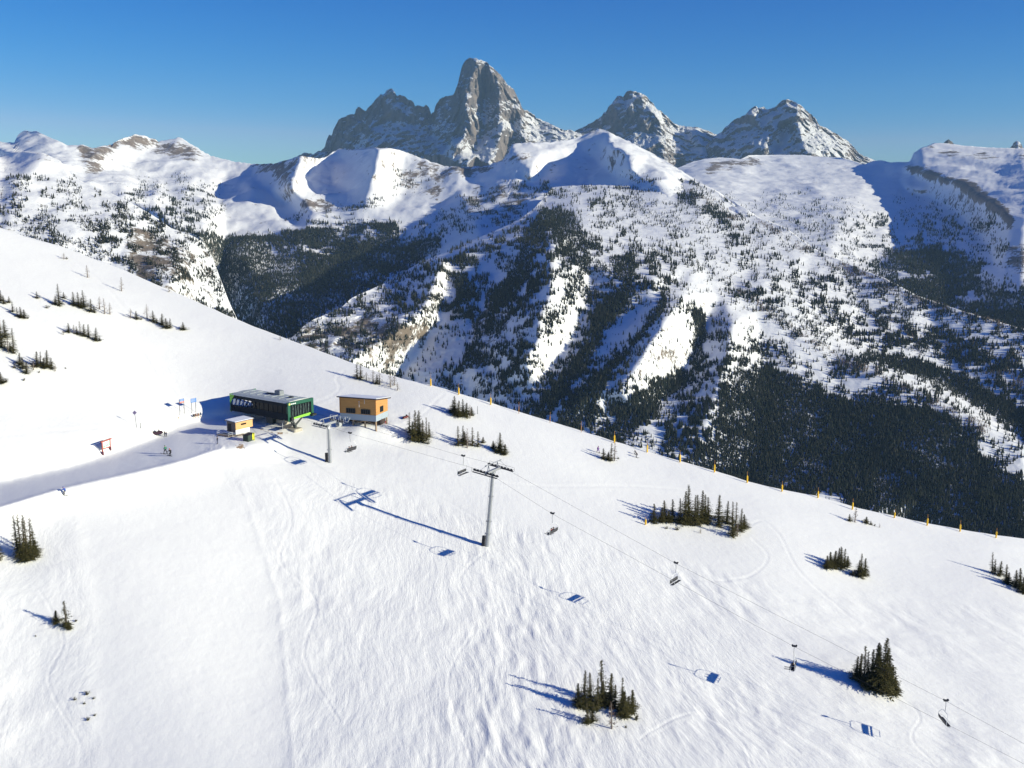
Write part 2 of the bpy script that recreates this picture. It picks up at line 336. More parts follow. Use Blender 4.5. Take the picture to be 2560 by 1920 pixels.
def l0_extra(P, U, V, vt):
    X, Y = P[..., 0], P[..., 1]; m = mog.at(U, V); fade = sm(V - vt[None], 0, 30)
    k = 0.22 + 0.80 * sm(X, -50, 60); c = X + Y * k
    along = Y - 0.5 * X
    c2 = c + 2.2 * vn(X / 8, Y / 8, 3, seed=2)
    h = 0.225 * fbm(c2 / 4.4, along / 4.6, 0, 2, seed=3, gain=0.4) * (0.65 + 0.7 * vn(X / 21, Y / 21, 0, 71)) + 0.22 * fbm(X / 11, Y / 11, 0, 2, seed=63) + 0.03 * fbm(c2 / 1.9, along / 3.0, 0, 2, seed=9) + 0.015 * fbm(c2 / 0.6, along / 3, 0, 2, seed=19)
    big = 0.5 * fbm(X / 45, Y / 45, 0, 3, seed=8)
    t = trk.at(U, V) * 0.05 * fbm(X / 1.1, Y / 1.1, 0, 3, seed=15, ridged=True)
    CR[0] = c2; CR[1] = along
    # lip along the groomed catwalk
    dline = V - np.interp(U, [-300, 0, 150, 350, 470, 560], [1330, 1272, 1227, 1182, 1152, 1122])
    lip = 0.35 * np.exp(-(dline / 7.0) ** 2) * (U < 560)
    # edge of the groomed lane on the left
    gr = 0.0 * np.exp(-((U - np.interp(V, [1300, 1600, 1920], [238, 248, 262])) / 5.0) ** 2) * (V > 1330) + 0.05 * np.exp(-((U - np.interp(V, [1200, 1500, 1920], [600, 700, 735])) / 8.0) ** 2) * (V > 1200)
    P[..., 2] += 1.5 * np.exp(-(np.maximum(0, np.abs(U - 930) - 25) / 50) ** 2 - ((V - 1086) / 22) ** 2)
    for ln in TRACKS:
        d = np.full(U.shape, 1e9)
        for a, b in zip(ln[:-1], ln[1:]):
            dx, dy = b[0] - a[0], b[1] - a[1]; tq = np.clip(((U - a[0]) * dx + (V - a[1]) * dy) / (dx * dx + dy * dy), 0, 1); d = np.minimum(d, np.hypot(U - a[0] - tq * dx, V - a[1] - tq * dy))
        P[..., 2] += -0.05 * np.exp(-(d / 2.2) ** 2) + 0.02 * np.exp(-((d - 6) / 3.5) ** 2)
    # low hollows around tree clumps are left to the noise
    P[..., 2] += fade * (m * h + (1 - m * 0.5) * 0.03 * fbm(X / 2.2, Y / 2.2, 0, 3, seed=77) + big + t + lip + gr)
    # the step cut into the hill behind the terminal
    return P
def snow_mat():
    n = NB('ski_slope_snow')
    f = n.noise(0.05, 4, 0.5)
    col = n.ramp(f, [(0.3, (0.85, 0.85, 0.84)), (0.7, (0.90, 0.90, 0.875))])
    dirt = n.attr('rock'); k = n.math('ADD', dirt, n.math('MULTIPLY', n.math('SUBTRACT', n.noise(1.1, 7, 0.7), 0.5), 1.6))
    mr = n.n('ShaderNodeMapRange'); n.l(k, mr.inputs[0]); mr.inputs[1].default_value = 0.5; mr.inputs[2].default_value = 0.62
    col = n.mix(mr.outputs[0], col, n.ramp(n.noise(3.0, 5), [(0.3, (0.26, 0.17, 0.10)), (0.7, (0.42, 0.29, 0.18))]))
    cv = n.n('ShaderNodeCombineXYZ'); n.l(n.attr('cross'), cv.inputs[0]); n.l(n.math('MULTIPLY', n.attr('along'), 0.42), cv.inputs[1]); cv2 = n.n('ShaderNodeCombineXYZ'); n.l(n.attr('cross'), cv2.inputs[0]); n.l(n.math('MULTIPLY', n.attr('along'), 0.6), cv2.inputs[1])
    amt = n.math('ADD', n.math('MULTIPLY', n.attr('mogul'), 0.8), 0.2)
    trk = n.math('MULTIPLY', n.noise(1.5, 7, 0.7, vec=cv.outputs[0]), amt); md = n.math('MULTIPLY', n.noise(0.55, 6, 0.6, vec=cv2.outputs[0]), amt)
    b = n.bump(n.noise(0.9, 6, 0.62), 0.10, 0.5); b = n.bump(trk, 0.10, 0.5, b); b = n.bump(md, 0.28, 0.5, b); b = n.bump(n.noise(5.0, 5, 0.7), 0.04, 0.5, b)
    return n.done(col, 0.6, normal=b, spec=0.25)
rk0 = Ras(-424, 3008, 470, 2168, 4)
rk0.poly([(588, 1112), (600, 1108), (612, 1110), (614, 1122), (600, 1124), (586, 1120)], 0.75)
rk0.poly([(645, 1068), (690, 1076), (745, 1082), (742, 1089), (690, 1086), (640, 1076)], 0.60).blur(1)
ras_hold = inv
_tin = Ras.tin
def _tin0(s, lines, fn=None):
    return s
# build L0 with the analytic depth field
class L0ctl: pass
def build_l0():
    step = 4.0
    top = np.array(EDGE, float); us = np.arange(-420, 2900.1, step)
    vt = np.interp(us, top[:, 0], top[:, 1]); vt = vt + 0.7 * vn(us / 30.0, 0, 0, 4)
    vb = np.full_like(us, 2150.0); nr = 420
    s = np.linspace(0, 1, nr)[:, None]; U = np.repeat(us[None], nr, 0); V = vb + (vt - vb) * s
    r2 = Ras(-424, 3008, 470, 2168, 8); r2.A = inv; D = 1 / r2.at(U, V)
    x, y, z = ray(U, V); P = np.stack([x * D, y * D, z * D], -1)
    P = l0_extra(P, U, V, vt)
    rk = rk0.at(U, V)
    Pt = P[-1]; h = Pt[:, :2] / np.linalg.norm(Pt[:, :2], axis=1, keepdims=True)
    # tangent of the ground at the crest, rolled over
    rows = [P]; zs = Pt[:, 2] / np.linalg.norm(Pt[:, :2], axis=1)
    for k in range(1, 15):
        d = 2.0 * k + 1.1 * k * k; q = Pt.copy(); q[:, :2] += h * d; q[:, 2] += zs * d - 0.004 * d * d - 0.02 * d * (k > 1); rows.append(q[None])
    PP = np.concatenate(rows, 0); RR = np.concatenate([rk] + [rk[-1:] * 0] * 14, 0)
    R, Cn = PP.shape[:2]; idx = np.arange(R * Cn).reshape(R, Cn)
    Q = np.stack([idx[:-1, :-1], idx[:-1, 1:], idx[1:, 1:], idx[1:, :-1]], -1).reshape(-1, 4)
    ext = lambda A: np.concatenate([A] + [A[-1:]] * 14, 0)
    o = fastmesh('ski_slope', PP.reshape(-1, 3), Q, snow_mat(), True, {'rock': RR, 'cross': ext(CR[0]), 'along': ext(CR[1]), 'mogul': ext(mog.at(U, V))}); tag(o, kind='structure')
    Ly = Layer(); Ly.o = o; Ly.P = P; Ly.vt = vt; Ly.us = us; Ly.vb = vb
    Ly.bvh = BVHTree.FromPolygons(PP.reshape(-1, 3).tolist(), Q.tolist())
    return Ly
L0 = build_l0()
def ground(x, y):
    h = L0.bvh.ray_cast(Vector((x, y, 500)), Vector((0, 0, -1)))
    return h[0].z if h[0] is not None else -60.0
def onslope(u, v):
    """where the sight line through a point of the photograph meets the snow"""
    r = Vector(ray(u, v)).normalized(); h = L0.bvh.ray_cast(Vector((0, 0, 0)), r)
    if h[0] is None:
        for dv in range(1, 12):
            h = L0.bvh.ray_cast(Vector((0, 0, 0)), Vector(ray(u, v + dv * 1.5)).normalized())
            if h[0] is not None: break
    return h[0]
# ------------------------------------------------------------------ L2 hillside on the left, across the first hollow
L2rock = Ras(-424, 800, 340, 920, 8); L2rock.A[:] = 0.18
L2rock.poly([(330, 560), (420, 600), (470, 640), (480, 720), (430, 750), (350, 700), (300, 640)], 0.56).poly([(400, 690), (450, 690), (540, 760), (500, 800), (400, 740)], 0.46).poly([(480, 610), (530, 640), (550, 700), (500, 720), (470, 660)], .42)
L2rock.poly([(90, 390), (130, 395), (140, 412), (100, 410)], 0.5).poly([(-424, 350), (80, 380), (100, 420), (-100, 440), (-424, 440)], 0.0).blur(3)
HILL2 = layer('left_hillside', [(-420, 372), (0, 392), (30, 381), (60, 378), (110, 383), (150, 402), (183, 443), (240, 470), (285, 486), (325, 505), (386, 541), (427, 570), (470, 584), (505, 602), (530, 640), (552, 700), (575, 760), (600, 812)],
    [(-420, 560), (0, 640), (400, 780), (600, 840)],
    [(-420, 372, 2400), (-420, 560, 1750), [(0, 392, 2500), (60, 378, 2450), (110, 383, 2400), (183, 443, 2350), (325, 505, 2250), (488, 588, 2200), (505, 602, 2200), (552, 700, 2100), (600, 812, 2000)],
     [(0, 640, 1800), (400, 780, 1800), (600, 845, 1900)], (30, 460, 2150), (200, 560, 2000), (350, 640, 1950), (520, 680, 2080), (430, 700, 1850), (100, 400, 2330), (40, 410, 2380), (10, 440, 2230)],
    4, M_MID, blur=2, zamp=9, zsc=60, rockfn=L2rock, jag=1.0, back=(6, 60, 0.5))
# ------------------------------------------------------------------ L1 the mountain across the valley
L1top = [(560, 900), (640, 880), (700, 850), (734, 841), (760, 815), (785, 798), (850, 772), (878, 745), (923, 725), (980, 700), (1017, 676), (1057, 652), (1098, 637), (1151, 611), (1212, 587), (1252, 570), (1297, 548), (1340, 515), (1380, 468),
         (1430, 464), (1500, 463), (1560, 465), (1610, 462), (1640, 452), (1690, 446), (1735, 452), (1788, 474), (1820, 500), (1851, 524), (1903, 545), (1966, 570), (2029, 617), (2082, 643), (2134, 664), (2213, 696), (2291, 738), (2396, 774), (2501, 806), (2560, 822), (3000, 960)]
L1bot = [(560, 960), (800, 960), (1000, 1020), (1300, 1110), (1600, 1200), (2000, 1320), (2560, 1440), (3000, 1500)]
L1c = [(560, 960, 2250), (800, 960, 2080), (1000, 1020, 2260), (1300, 1110, 2070), (1600, 1200, 1890), (2000, 1320, 1780), (2560, 1440, 1720), (3000, 1500, 1620),
       [(700, 850, 2330), (785, 798, 2400), (850, 772, 2480), (878, 745, 2520), (980, 700, 2700), (1057, 652, 2820), (1098, 637, 2880), (1151, 611, 2980), (1212, 587, 3080), (1252, 570, 3150), (1297, 548, 3250), (1340, 515, 3450), (1380, 468, 3900)],
       [(1430, 464, 3900), (1500, 463, 3900), (1640, 452, 4000), (1735, 452, 3950), (1788, 474, 3850), (1851, 524, 3600), (1966, 570, 3350), (2082, 643, 3050), (2213, 696, 2850), (2396, 774, 2650), (2560, 822, 2550), (3000, 960, 2300)],
       # plateau
       (1480, 520, 3350), (1600, 540, 3300), (1750, 560, 3250), (1900, 640, 2950), (1450, 580, 2880), (1600, 620, 2800), (1750, 650, 2780), (1900, 720, 2620),
       # canyon rim
       [(1110, 650, 2720), (1200, 615, 2800), (1290, 600, 2780), (1360, 620, 2620), (1450, 655, 2560), (1540, 690, 2500), (1640, 700, 2480)],
       # lit spur on the left, gully, great shaded wall
       [(1100, 660, 2640), (1085, 720, 2480), (1060, 780, 2370), (1000, 820, 2290), (960, 850, 2260)],
       [(1125, 665, 2700), (1110, 730, 2560), (1090, 800, 2450), (1050, 870, 2400), (1000, 930, 2330)],
       [(1380, 620, 2560), (1378, 680, 2420), (1372, 740, 2330), (1350, 800, 2240), (1345, 850, 2190), (1320, 900, 2160)],
       [(1250, 660, 2670), (1220, 740, 2530), (1180, 830, 2400), (1130, 920, 2290)],
       [(1480, 690, 2540), (1465, 760, 2430), (1440, 830, 2330), (1390, 905, 2225), (1340, 970, 2150), (1290, 1050, 2095)], (1250, 960, 2200), (1180, 1000, 2240),
       [(1630, 705, 2450), (1600, 770, 2375), (1560, 830, 2290), (1500, 890, 2205), (1440, 980, 2110), (1380, 1080, 2030)],
       [(1660, 725, 2450), (1640, 770, 2330), (1600, 830, 2232), (1550, 900, 2155), (1490, 980, 2070)],
       [(1695, 762, 2330), (1660, 810, 2205), (1620, 870, 2140), (1585, 930, 2085), (1550, 980, 2045)],
       [(1765, 790, 2440), (1745, 860, 2330), (1715, 930, 2240), (1670, 980, 2160), (1620, 1040, 2060)],
       [(1835, 800, 2360), (1820, 880, 2230), (1800, 950, 2140), (1770, 1040, 2040), (1740, 1140, 1960)],
       [(1900, 850, 2380), (1920, 950, 2230), (1900, 1080, 2070), (1880, 1200, 1960)],
       [(1790, 740, 2520), (1950, 810, 2430), (2080, 880, 2350), (2200, 930, 2260), (2330, 990, 2180), (2440, 1050, 2080), (2560, 1120, 2020)],
       [(2000, 780, 2530), (2130, 850, 2500), (2260, 910, 2440), (2400, 980, 2360), (2560, 1060, 2240)], (2150, 760, 2700), (2350, 850, 2560), (2100, 1000, 2180), (2300, 1100, 2030), (2450, 1180, 1960), (2100, 1150, 2010), (2300, 1250, 1890), (2560, 1250, 1880)]
L1rock = Ras(560, 3000, 430, 1520, 8); L1rock.A[:] = 0.16
L1rock.poly([(700, 850), (800, 790), (930, 800), (1060, 800), (1080, 830), (1040, 870), (960, 900), (880, 900), (780, 880)], 0.50)
L1rock.poly([(990, 820), (1080, 800), (1075, 840), (1000, 870), (960, 860)], 0.66).poly([(860, 760), (950, 760), (960, 800), (850, 810)], 0.36)
L1rock.poly([(1150, 730), (1260, 760), (1300, 850), (1250, 900), (1150, 850)], 0.40).poly([(1480, 690), (1340, 620), (1400, 480), (1900, 600), (2200, 720), (1900, 800), (1600, 720)], 0.02).poly([(1610, 830), (1690, 770), (1740, 810), (1720, 930), (1620, 940)], 0.0)
L1rock.poly([(1190, 590), (1330, 520), (1360, 500), (1330, 590), (1240, 600)], 0.34).blur(3)
L1dm = Ras(560, 3000, 430, 1520, 8); L1dm.A[:] = 0.12
L1dm.poly([(640, 870), (780, 790), (900, 760), (1060, 700), (1200, 700), (1380, 700), (1500, 760), (1500, 1100), (900, 1000)], 0.7).poly([(700, 850), (800, 790), (1060, 800), (1040, 870), (900, 900)], 1.3).blur(4)
MTN = layer('wooded_mountain', L1top, L1bot, L1c, 4, M_MID, blur=1, zamp=4, zsc=55, damp=14, dsc=70, damask=L1dm, slope_rock=(.25, .62, .33), rockfn=L1rock, jag=1.5, back=(6, 60, 0.35))
# ------------------------------------------------------------------ L3 the far valley, its left range and the white dome
L3top = [(-420, 345), (0, 355), (35, 356), (45, 338), (61, 326), (98, 330), (134, 348), (171, 364), (203, 362), (232, 370), (277, 362), (305, 346), (338, 336), (360, 339), (386, 348), (395, 354), (420, 349), (439, 346), (447, 342), (488, 366), (525, 390), (578, 403), (627, 409), (683, 409), (692, 407), (724, 397), (752, 389),
         (790, 396), (809, 396), (829, 382), (850, 371), (879, 373), (909, 371), (952, 369), (985, 371), (1017, 380), (1056, 396), (1111, 416), (1168, 418), (1214, 415), (1253, 402), (1273, 382), (1278, 361), (1313, 357), (1367, 356), (1413, 351), (1440, 345), (1460, 336), (1480, 328), (1500, 323), (1520, 329), (1573, 354), (1620, 378), (1662, 401), (1735, 446), (1800, 482), (1900, 545), (1980, 600)]
L3bot = [(-420, 520), (150, 520), (400, 660), (560, 840), (700, 900), (900, 900), (1100, 800), (1300, 660), (1500, 560), (1700, 530), (1900, 600), (1980, 620)]
L3c = [[(-420, 345, 5000), (0, 355, 5200), (61, 326, 5200), (134, 348, 5000), (203, 362, 4900), (277, 362, 5200), (338, 336, 5500), (395, 354, 5600), (447, 342, 5600), (525, 390, 5500), (627, 409, 5300), (692, 407, 4980), (752, 389, 4750), (809, 396, 5050), (850, 371, 5100), (909, 371, 4900), (945, 369, 4650), (1017, 380, 4800), (1111, 416, 4680), (1214, 415, 4590), (1278, 361, 4620), (1367, 356, 4680), (1440, 345, 4740), (1500, 323, 4780), (1573, 354, 4620), (1662, 401, 4350), (1735, 446, 4050), (1900, 545, 3500)],
       [(752, 391, 4720), (752, 420, 4600), (740, 450, 4480), (727, 466, 4400), (748, 484, 4420), (766, 505, 4360), (772, 525, 4300)],
       [(628, 420, 5200), (632, 445, 5000), (655, 475, 4780), (700, 510, 4640), (735, 528, 4470), (775, 535, 4300)], [(560, 425, 5150), (590, 455, 4950), (610, 475, 4830)],
       [(620, 472, 4680), (650, 482, 4650), (690, 515, 4520)], [(600, 520, 4450), (640, 560, 4260), (560, 580, 4200)], (555, 520, 4500), (650, 520, 4450),
       [(945, 371, 4620), (944, 400, 4500), (938, 430, 4400), (925, 455, 4390), (918, 475, 4350), (905, 486, 4340)],
       [(850, 395, 5050), (828, 430, 4900), (835, 455, 4760), (850, 475, 4620), (875, 486, 4520), (900, 492, 4350)],
       [(800, 440, 4800), (780, 470, 4620), (810, 490, 4520), (870, 510, 4360)], [(760, 445, 4720), (790, 410, 4950)],
       (1000, 440, 4640), (1080, 470, 4500), (1150, 470, 4440), (1000, 500, 4400), (1100, 530, 4230), (920, 530, 4260), (800, 545, 4260), (700, 560, 4220), (1180, 440, 4560), (1250, 430, 4460),
       [(560, 600, 4080), (700, 590, 4120), (850, 575, 4150), (1000, 560, 4150), (1110, 560, 4080)],
       (600, 660, 3650), (700, 660, 3820), (850, 640, 3920), (1000, 620, 3920), (1080, 630, 3750), (560, 690, 3780), (640, 700, 3560), (720, 720, 3400), (850, 760, 3330), (640, 760, 3250), (780, 830, 3150), (900, 900, 3000), (1100, 800, 3300), (700, 900, 3000),
       [(200, 480, 3800), (330, 500, 3950), (430, 560, 3500), (500, 600, 3300)], (400, 440, 4900), (330, 420, 5000), (480, 440, 4900), (500, 480, 4650), (360, 480, 4350), (450, 520, 4200), (520, 560, 3950), (560, 470, 4900), (230, 430, 4550), (150, 420, 4400), (-420, 520, 3800),
       [(447, 345, 5580), (448, 370, 5450), (440, 385, 5330)], [(338, 338, 5480), (330, 370, 5300)], [(230, 372, 4880), (245, 400, 4740), (235, 435, 4560)], [(205, 365, 4880), (210, 400, 4700), (215, 440, 4500)],
       # dome and its shaded bowl
       [(1522, 366, 4330), (1558, 380, 4150), (1580, 410, 3980), (1566, 430, 3960), (1600, 441, 3900), (1650, 456, 3820)],
       [(1510, 372, 4560), (1488, 395, 4600), (1510, 420, 4450), (1540, 440, 4250)], (1450, 380, 4640), (1400, 380, 4590), (1430, 415, 4520), (1470, 450, 4400), (1350, 390, 4510), (1300, 400, 4440), (1330, 440, 4300), (1400, 450, 4320), (1500, 470, 4200),
       [(1200, 500, 4250), (1290, 470, 4300), (1370, 440, 4450)], [(1180, 545, 3900), (1260, 520, 4000), (1330, 500, 4050)], (1200, 600, 3500), (1300, 560, 3700), (1500, 560, 3700), (1700, 530, 3500)]
L3rock = Ras(-424, 1992, 310, 920, 8); L3rock.A[:] = 0.19
L3rock.poly([(195, 360), (235, 368), (275, 362), (330, 338), (395, 352), (400, 372), (340, 372), (300, 372), (262, 400), (255, 440), (225, 440), (205, 400)], 0.66)
L3rock.poly([(385, 358), (440, 350), (500, 380), (510, 400), (480, 410), (420, 390), (380, 385)], 0.64).poly([(627, 408), (752, 392), (748, 430), (690, 445), (640, 430)], 0.60).poly([(720, 440), (740, 470), (770, 500), (760, 520), (720, 490), (700, 450)], 0.52)
L3rock.poly([(1050, 405), (1120, 415), (1250, 405), (1245, 425), (1170, 450), (1110, 450), (1060, 430)], 0.55).poly([(1255, 400), (1290, 385), (1330, 388), (1320, 405), (1260, 408)], 0.62).poly([(950, 420), (1050, 410), (1120, 440), (1100, 500), (1000, 470)], 0.44)
L3rock.poly([(760, 490), (820, 500), (850, 530), (800, 540), (760, 520)], 0.54).poly([(1555, 425), (1570, 415), (1580, 440), (1640, 455), (1640, 464), (1570, 450)], 0.6).poly([(1330, 435), (1450, 425), (1470, 440), (1400, 455)], 0.4)
L3rock.poly([(1470, 325), (1510, 322), (1512, 332), (1470, 336)], 0.6).poly([(1180, 470), (1330, 450), (1300, 560), (1150, 560)], 0.44).poly([(35, 356), (61, 325), (75, 330), (50, 352)], 0.75).poly([(560, 700), (700, 690), (780, 760), (640, 790)], 0.3).poly([(250, 400), (360, 380), (460, 410), (600, 420), (560, 450), (450, 440), (350, 450), (270, 440)], 0.0).blur(2)
VALLEY = layer('far_valley', L3top, L3bot, L3c, 4, M_FAR, blur=1, jag=2.8, jagsc=13, zamp=13, zsc=130, zrid=1.3, slope_rock=(.2, .55, .40), rockfn=L3rock, back=(6, 90, 0.5))
# ------------------------------------------------------------------ L4 the snow basin and plateau on the right
L4top = [(1560, 470), (1640, 440), (1690, 421), (1730, 405), (1762, 397), (1802, 393), (1850, 398), (1872, 388), (1932, 387), (2004, 387), (2040, 391), (2104, 394), (2140, 404), (2160, 411), (2183, 402), (2204, 401), (2225, 406), (2273, 405), (2279, 397), (2282, 384), (2291, 378), (2302, 370), (2316, 366), (2337, 357), (2370, 359), (2412, 364), (2474, 369), (2560, 371), (3000, 390)]
L4bot = [(1560, 540), (1700, 540), (1900, 620), (2100, 700), (2300, 800), (2560, 900), (3000, 1020)]
L4c = [[(1560, 470, 6000), (1690, 421, 6600), (1762, 397, 6900), (1850, 398, 6900), (1932, 387, 7200), (2040, 391, 7200), (2160, 411, 6800), (2225, 406, 6700), (2273, 405, 6500)], [(2282, 384, 6400), (2302, 370, 6500), (2337, 357, 6700), (2412, 364, 6600), (2560, 371, 6300), (3000, 390, 5600)],
       [(1560, 540, 4200), (1700, 540, 4500), (1900, 620, 3900), (2100, 700, 3500), (2300, 800, 3200), (2560, 900, 2950), (3000, 1020, 2700)],
       [(1720, 450, 5900), (1790, 430, 6200), (1850, 445, 6000)], (1900, 440, 6200), (2000, 450, 6000), (2080, 450, 6000), (1900, 500, 5200), (2000, 520, 4900), (2100, 550, 4500), (2050, 480, 5400), (2150, 480, 5500), (2180, 440, 6200), (2000, 580, 4300), (2150, 620, 4100),
       [(2180, 462, 5900), (2230, 470, 5700), (2300, 480, 5500)],
       # cliff rim, bowl below it
       [(2230, 418, 6250), (2262, 420, 6000), (2300, 430, 5700), (2350, 446, 5350), (2400, 462, 5020), (2440, 486, 4700), (2480, 508, 4400), (2508, 530, 4180), (2526, 560, 3980), (2522, 590, 3840), (2512, 622, 3700)],
       [(2262, 434, 6050), (2300, 446, 5760), (2350, 462, 5400), (2400, 478, 5080), (2435, 505, 4760), (2470, 530, 4450), (2498, 556, 4200), (2510, 590, 3950)],
       [(2220, 445, 6000), (2260, 475, 5800), (2330, 500, 5450), (2400, 540, 4950), (2440, 580, 4500), (2470, 620, 4100)], (2300, 540, 5000), (2230, 530, 5050), (2350, 600, 4400), (2250, 600, 4400), (2400, 660, 3850), (2200, 660, 3900), (2300, 700, 3600), (2500, 680, 3500), (2560, 620, 3650), (2560, 720, 3250), (2480, 760, 3250), (2560, 560, 3900), (2560, 500, 4350), (2600, 480, 4400),
       [(2300, 376, 6300), (2340, 385, 6100), (2400, 393, 5900), (2460, 402, 5700), (2510, 412, 5500), (2560, 400, 5500)], [(2300, 386, 6150), (2350, 398, 5980), (2420, 410, 5700), (2500, 425, 5400)], (2450, 440, 5250), (2350, 425, 5600), (2540, 450, 4900), (2280, 408, 6200)]
L4rock = Ras(1552, 3008, 340, 1040, 8); L4rock.A[:] = 0.10
L4rock.poly([(1770, 405), (1850, 398), (1865, 390), (1900, 400), (1935, 420), (1890, 418), (1840, 420), (1800, 430), (1780, 440), (1762, 438)], 0.6).poly([(2262, 417), (2300, 420), (2360, 436), (2420, 452), (2470, 485), (2520, 520), (2538, 560), (2525, 580), (2495, 545), (2450, 510), (2390, 470), (2300, 440), (2265, 426)], 0.85)
L4rock.poly([(2337, 372), (2400, 380), (2460, 385), (2520, 400), (2510, 405), (2440, 396), (2350, 386)], 0.7).poly([(2281, 382), (2310, 366), (2340, 362), (2345, 378), (2300, 376)], 0.65).poly([(2540, 380), (2600, 385), (2600, 400), (2540, 395)], 0.6).poly([(1985, 455), (2130, 452), (2140, 462), (1985, 464)], 0.52).poly([(1985, 402), (2130, 408), (2130, 420), (2050, 414), (1985, 410)], 0.45)
L4rock.poly([(2500, 620), (2560, 600), (2600, 700), (2540, 700)], 0.5).blur(1)
BASIN = layer('right_basin', L4top, L4bot, L4c, 4, M_FAR, blur=1, jag=0.8, zamp=8, zsc=110, zrid=0.9, slope_rock=(.2, .55, .40), rockfn=L4rock, back=(6, 90, 0.5))
# snow shoulder out of the frame on the right: its shadow fills the basin
# ------------------------------------------------------------------ L5 the rock peaks
def peak(name, top, ctl, rock, base=452, **k):
    r = Ras(top[0][0] - 8, top[-1][0] + 8, 120, 480, 8); r.A[:] = rock[0]
    for p, v in rock[1:]: r.poly(p, v)
    r.blur(1)
    kw = dict(blur=1, jag=2.6, jagsc=7, damp=110, dsc=250, rockfn=r, rst=4, back=(5, 200, 1.0)); kw.update(k)
    return layer(name, top, [(top[0][0], base), (top[-1][0], base)], ctl, 2.5, M_PEAK, **kw)
peak('left_peak', [(700, 415), (740, 392), (751, 387), (763, 381), (783, 385), (794, 378), (803, 377), (812, 369), (816, 352), (823, 336), (829, 340), (833, 325), (839, 313), (848, 298), (870, 288), (887, 285), (890, 272), (897, 266), (905, 273), (916, 278), (919, 270), (930, 260), (941, 246), (952, 235), (959, 238), (964, 229), (971, 225), (977, 221), (983, 224), (991, 238), (1000, 238), (1011, 240), (1017, 247), (1022, 251), (1027, 250), (1035, 257), (1037, 265), (1047, 264), (1060, 266), (1065, 262), (1073, 269), (1078, 285), (1090, 300), (1130, 330)],
     [[(700, 415, 10900), (751, 387, 10850), (803, 377, 10700), (833, 325, 10600), (870, 288, 10500), (897, 266, 10450), (941, 246, 10350), (977, 221, 10250), (1011, 240, 10100), (1047, 264, 9980), (1078, 285, 9900), (1130, 330, 9750)],
      [(700, 452, 10300), (800, 452, 10100), (900, 452, 9800), (1000, 452, 9600), (1130, 452, 9300)], [(916, 280, 10450), (905, 320, 10350), (890, 370, 10200)], [(935, 265, 10320), (930, 320, 10120), (915, 380, 9950)], [(965, 236, 10250), (972, 252, 10180), (962, 258, 10170)], [(1020, 260, 10100), (1010, 320, 9950), (990, 380, 9800)], [(1072, 290, 9950), (1060, 340, 9850), (1040, 400, 9700)]],
     [0.80, ([(1000, 270), (1070, 275), (1070, 330), (1040, 400), (960, 400), (900, 380), (930, 340), (980, 330)], 0.60), ([(895, 340), (930, 345), (900, 372)], 0.4), ([(960, 250), (982, 245), (980, 258), (960, 258)], 0.3)])
peak('highest_peak', [(1060, 330), (1080, 282), (1085, 280), (1088, 267), (1100, 247), (1120, 239), (1134, 238), (1136, 231), (1145, 210), (1149, 191), (1154, 168), (1161, 155), (1172, 146), (1187, 146), (1205, 151), (1219, 157), (1230, 168), (1241, 178), (1250, 186), (1261, 199), (1270, 213), (1284, 222), (1291, 237), (1300, 255), (1306, 271), (1311, 275), (1320, 276), (1335, 287), (1340, 295), (1367, 305), (1394, 318), (1413, 325), (1427, 326), (1460, 335), (1500, 345)],
     [[(1060, 330, 9950), (1085, 280, 9900), (1120, 239, 9820), (1145, 210, 9780), (1161, 155, 9750), (1187, 146, 9700), (1230, 168, 9680), (1261, 199, 9720), (1300, 255, 9760), (1320, 276, 9780), (1367, 305, 9800), (1427, 326, 9700), (1500, 345, 9600)],
      [(1060, 452, 9500), (1110, 430, 9200), (1160, 452, 8700), (1220, 452, 8900), (1250, 452, 8750), (1300, 452, 8950), (1400, 452, 8900), (1500, 452, 8900)],
      [(1195, 165, 9600), (1180, 200, 9560), (1166, 226, 9480), (1164, 260, 9380), (1166, 300, 9270), (1160, 345, 9120), (1150, 385, 8950), (1148, 410, 8850)],
      [(1212, 195, 9690), (1211, 235, 9680), (1212, 280, 9640), (1213, 310, 9560), (1197, 340, 9430), (1188, 380, 9250), (1195, 410, 9120)],
      [(1222, 165, 9610), (1240, 195, 9560), (1250, 220, 9510), (1252, 260, 9420), (1252, 295, 9340), (1262, 320, 9270), (1249, 345, 9180), (1243, 380, 9000), (1225, 405, 8850)],
      [(1275, 300, 9560), (1290, 335, 9450), (1270, 365, 9330), (1262, 400, 9150)], [(1296, 262, 9620), (1302, 300, 9470), (1300, 340, 9330), (1310, 380, 9150)], [(1335, 300, 9700), (1345, 345, 9500), (1340, 380, 9350)], [(1380, 330, 9560), (1390, 352, 9400)],
      [(1135, 245, 9800), (1128, 300, 9620), (1120, 360, 9400)], [(1110, 385, 9150), (1130, 360, 9050), (1150, 372, 8950)], [(1175, 405, 8800), (1190, 392, 8850), (1205, 405, 8900)]],
     [0.84, ([(1188, 270), (1212, 255), (1220, 290), (1210, 310), (1185, 310), (1160, 300), (1165, 290)], 0.42), ([(1215, 262), (1250, 262), (1250, 315), (1215, 310)], 0.52), ([(1255, 262), (1285, 268), (1300, 330), (1270, 345), (1240, 330)], 0.50), ([(1311, 278), (1335, 292), (1430, 328), (1440, 352), (1340, 356), (1325, 340), (1312, 300)], 0.30), ([(1180, 362), (1240, 352), (1230, 410), (1190, 410)], 0.12),
      ([(1080, 300), (1135, 280), (1130, 320), (1100, 350), (1075, 340)], 0.55), ([(1120, 360), (1175, 355), (1200, 400), (1100, 420), (1090, 390)], 0.45)])
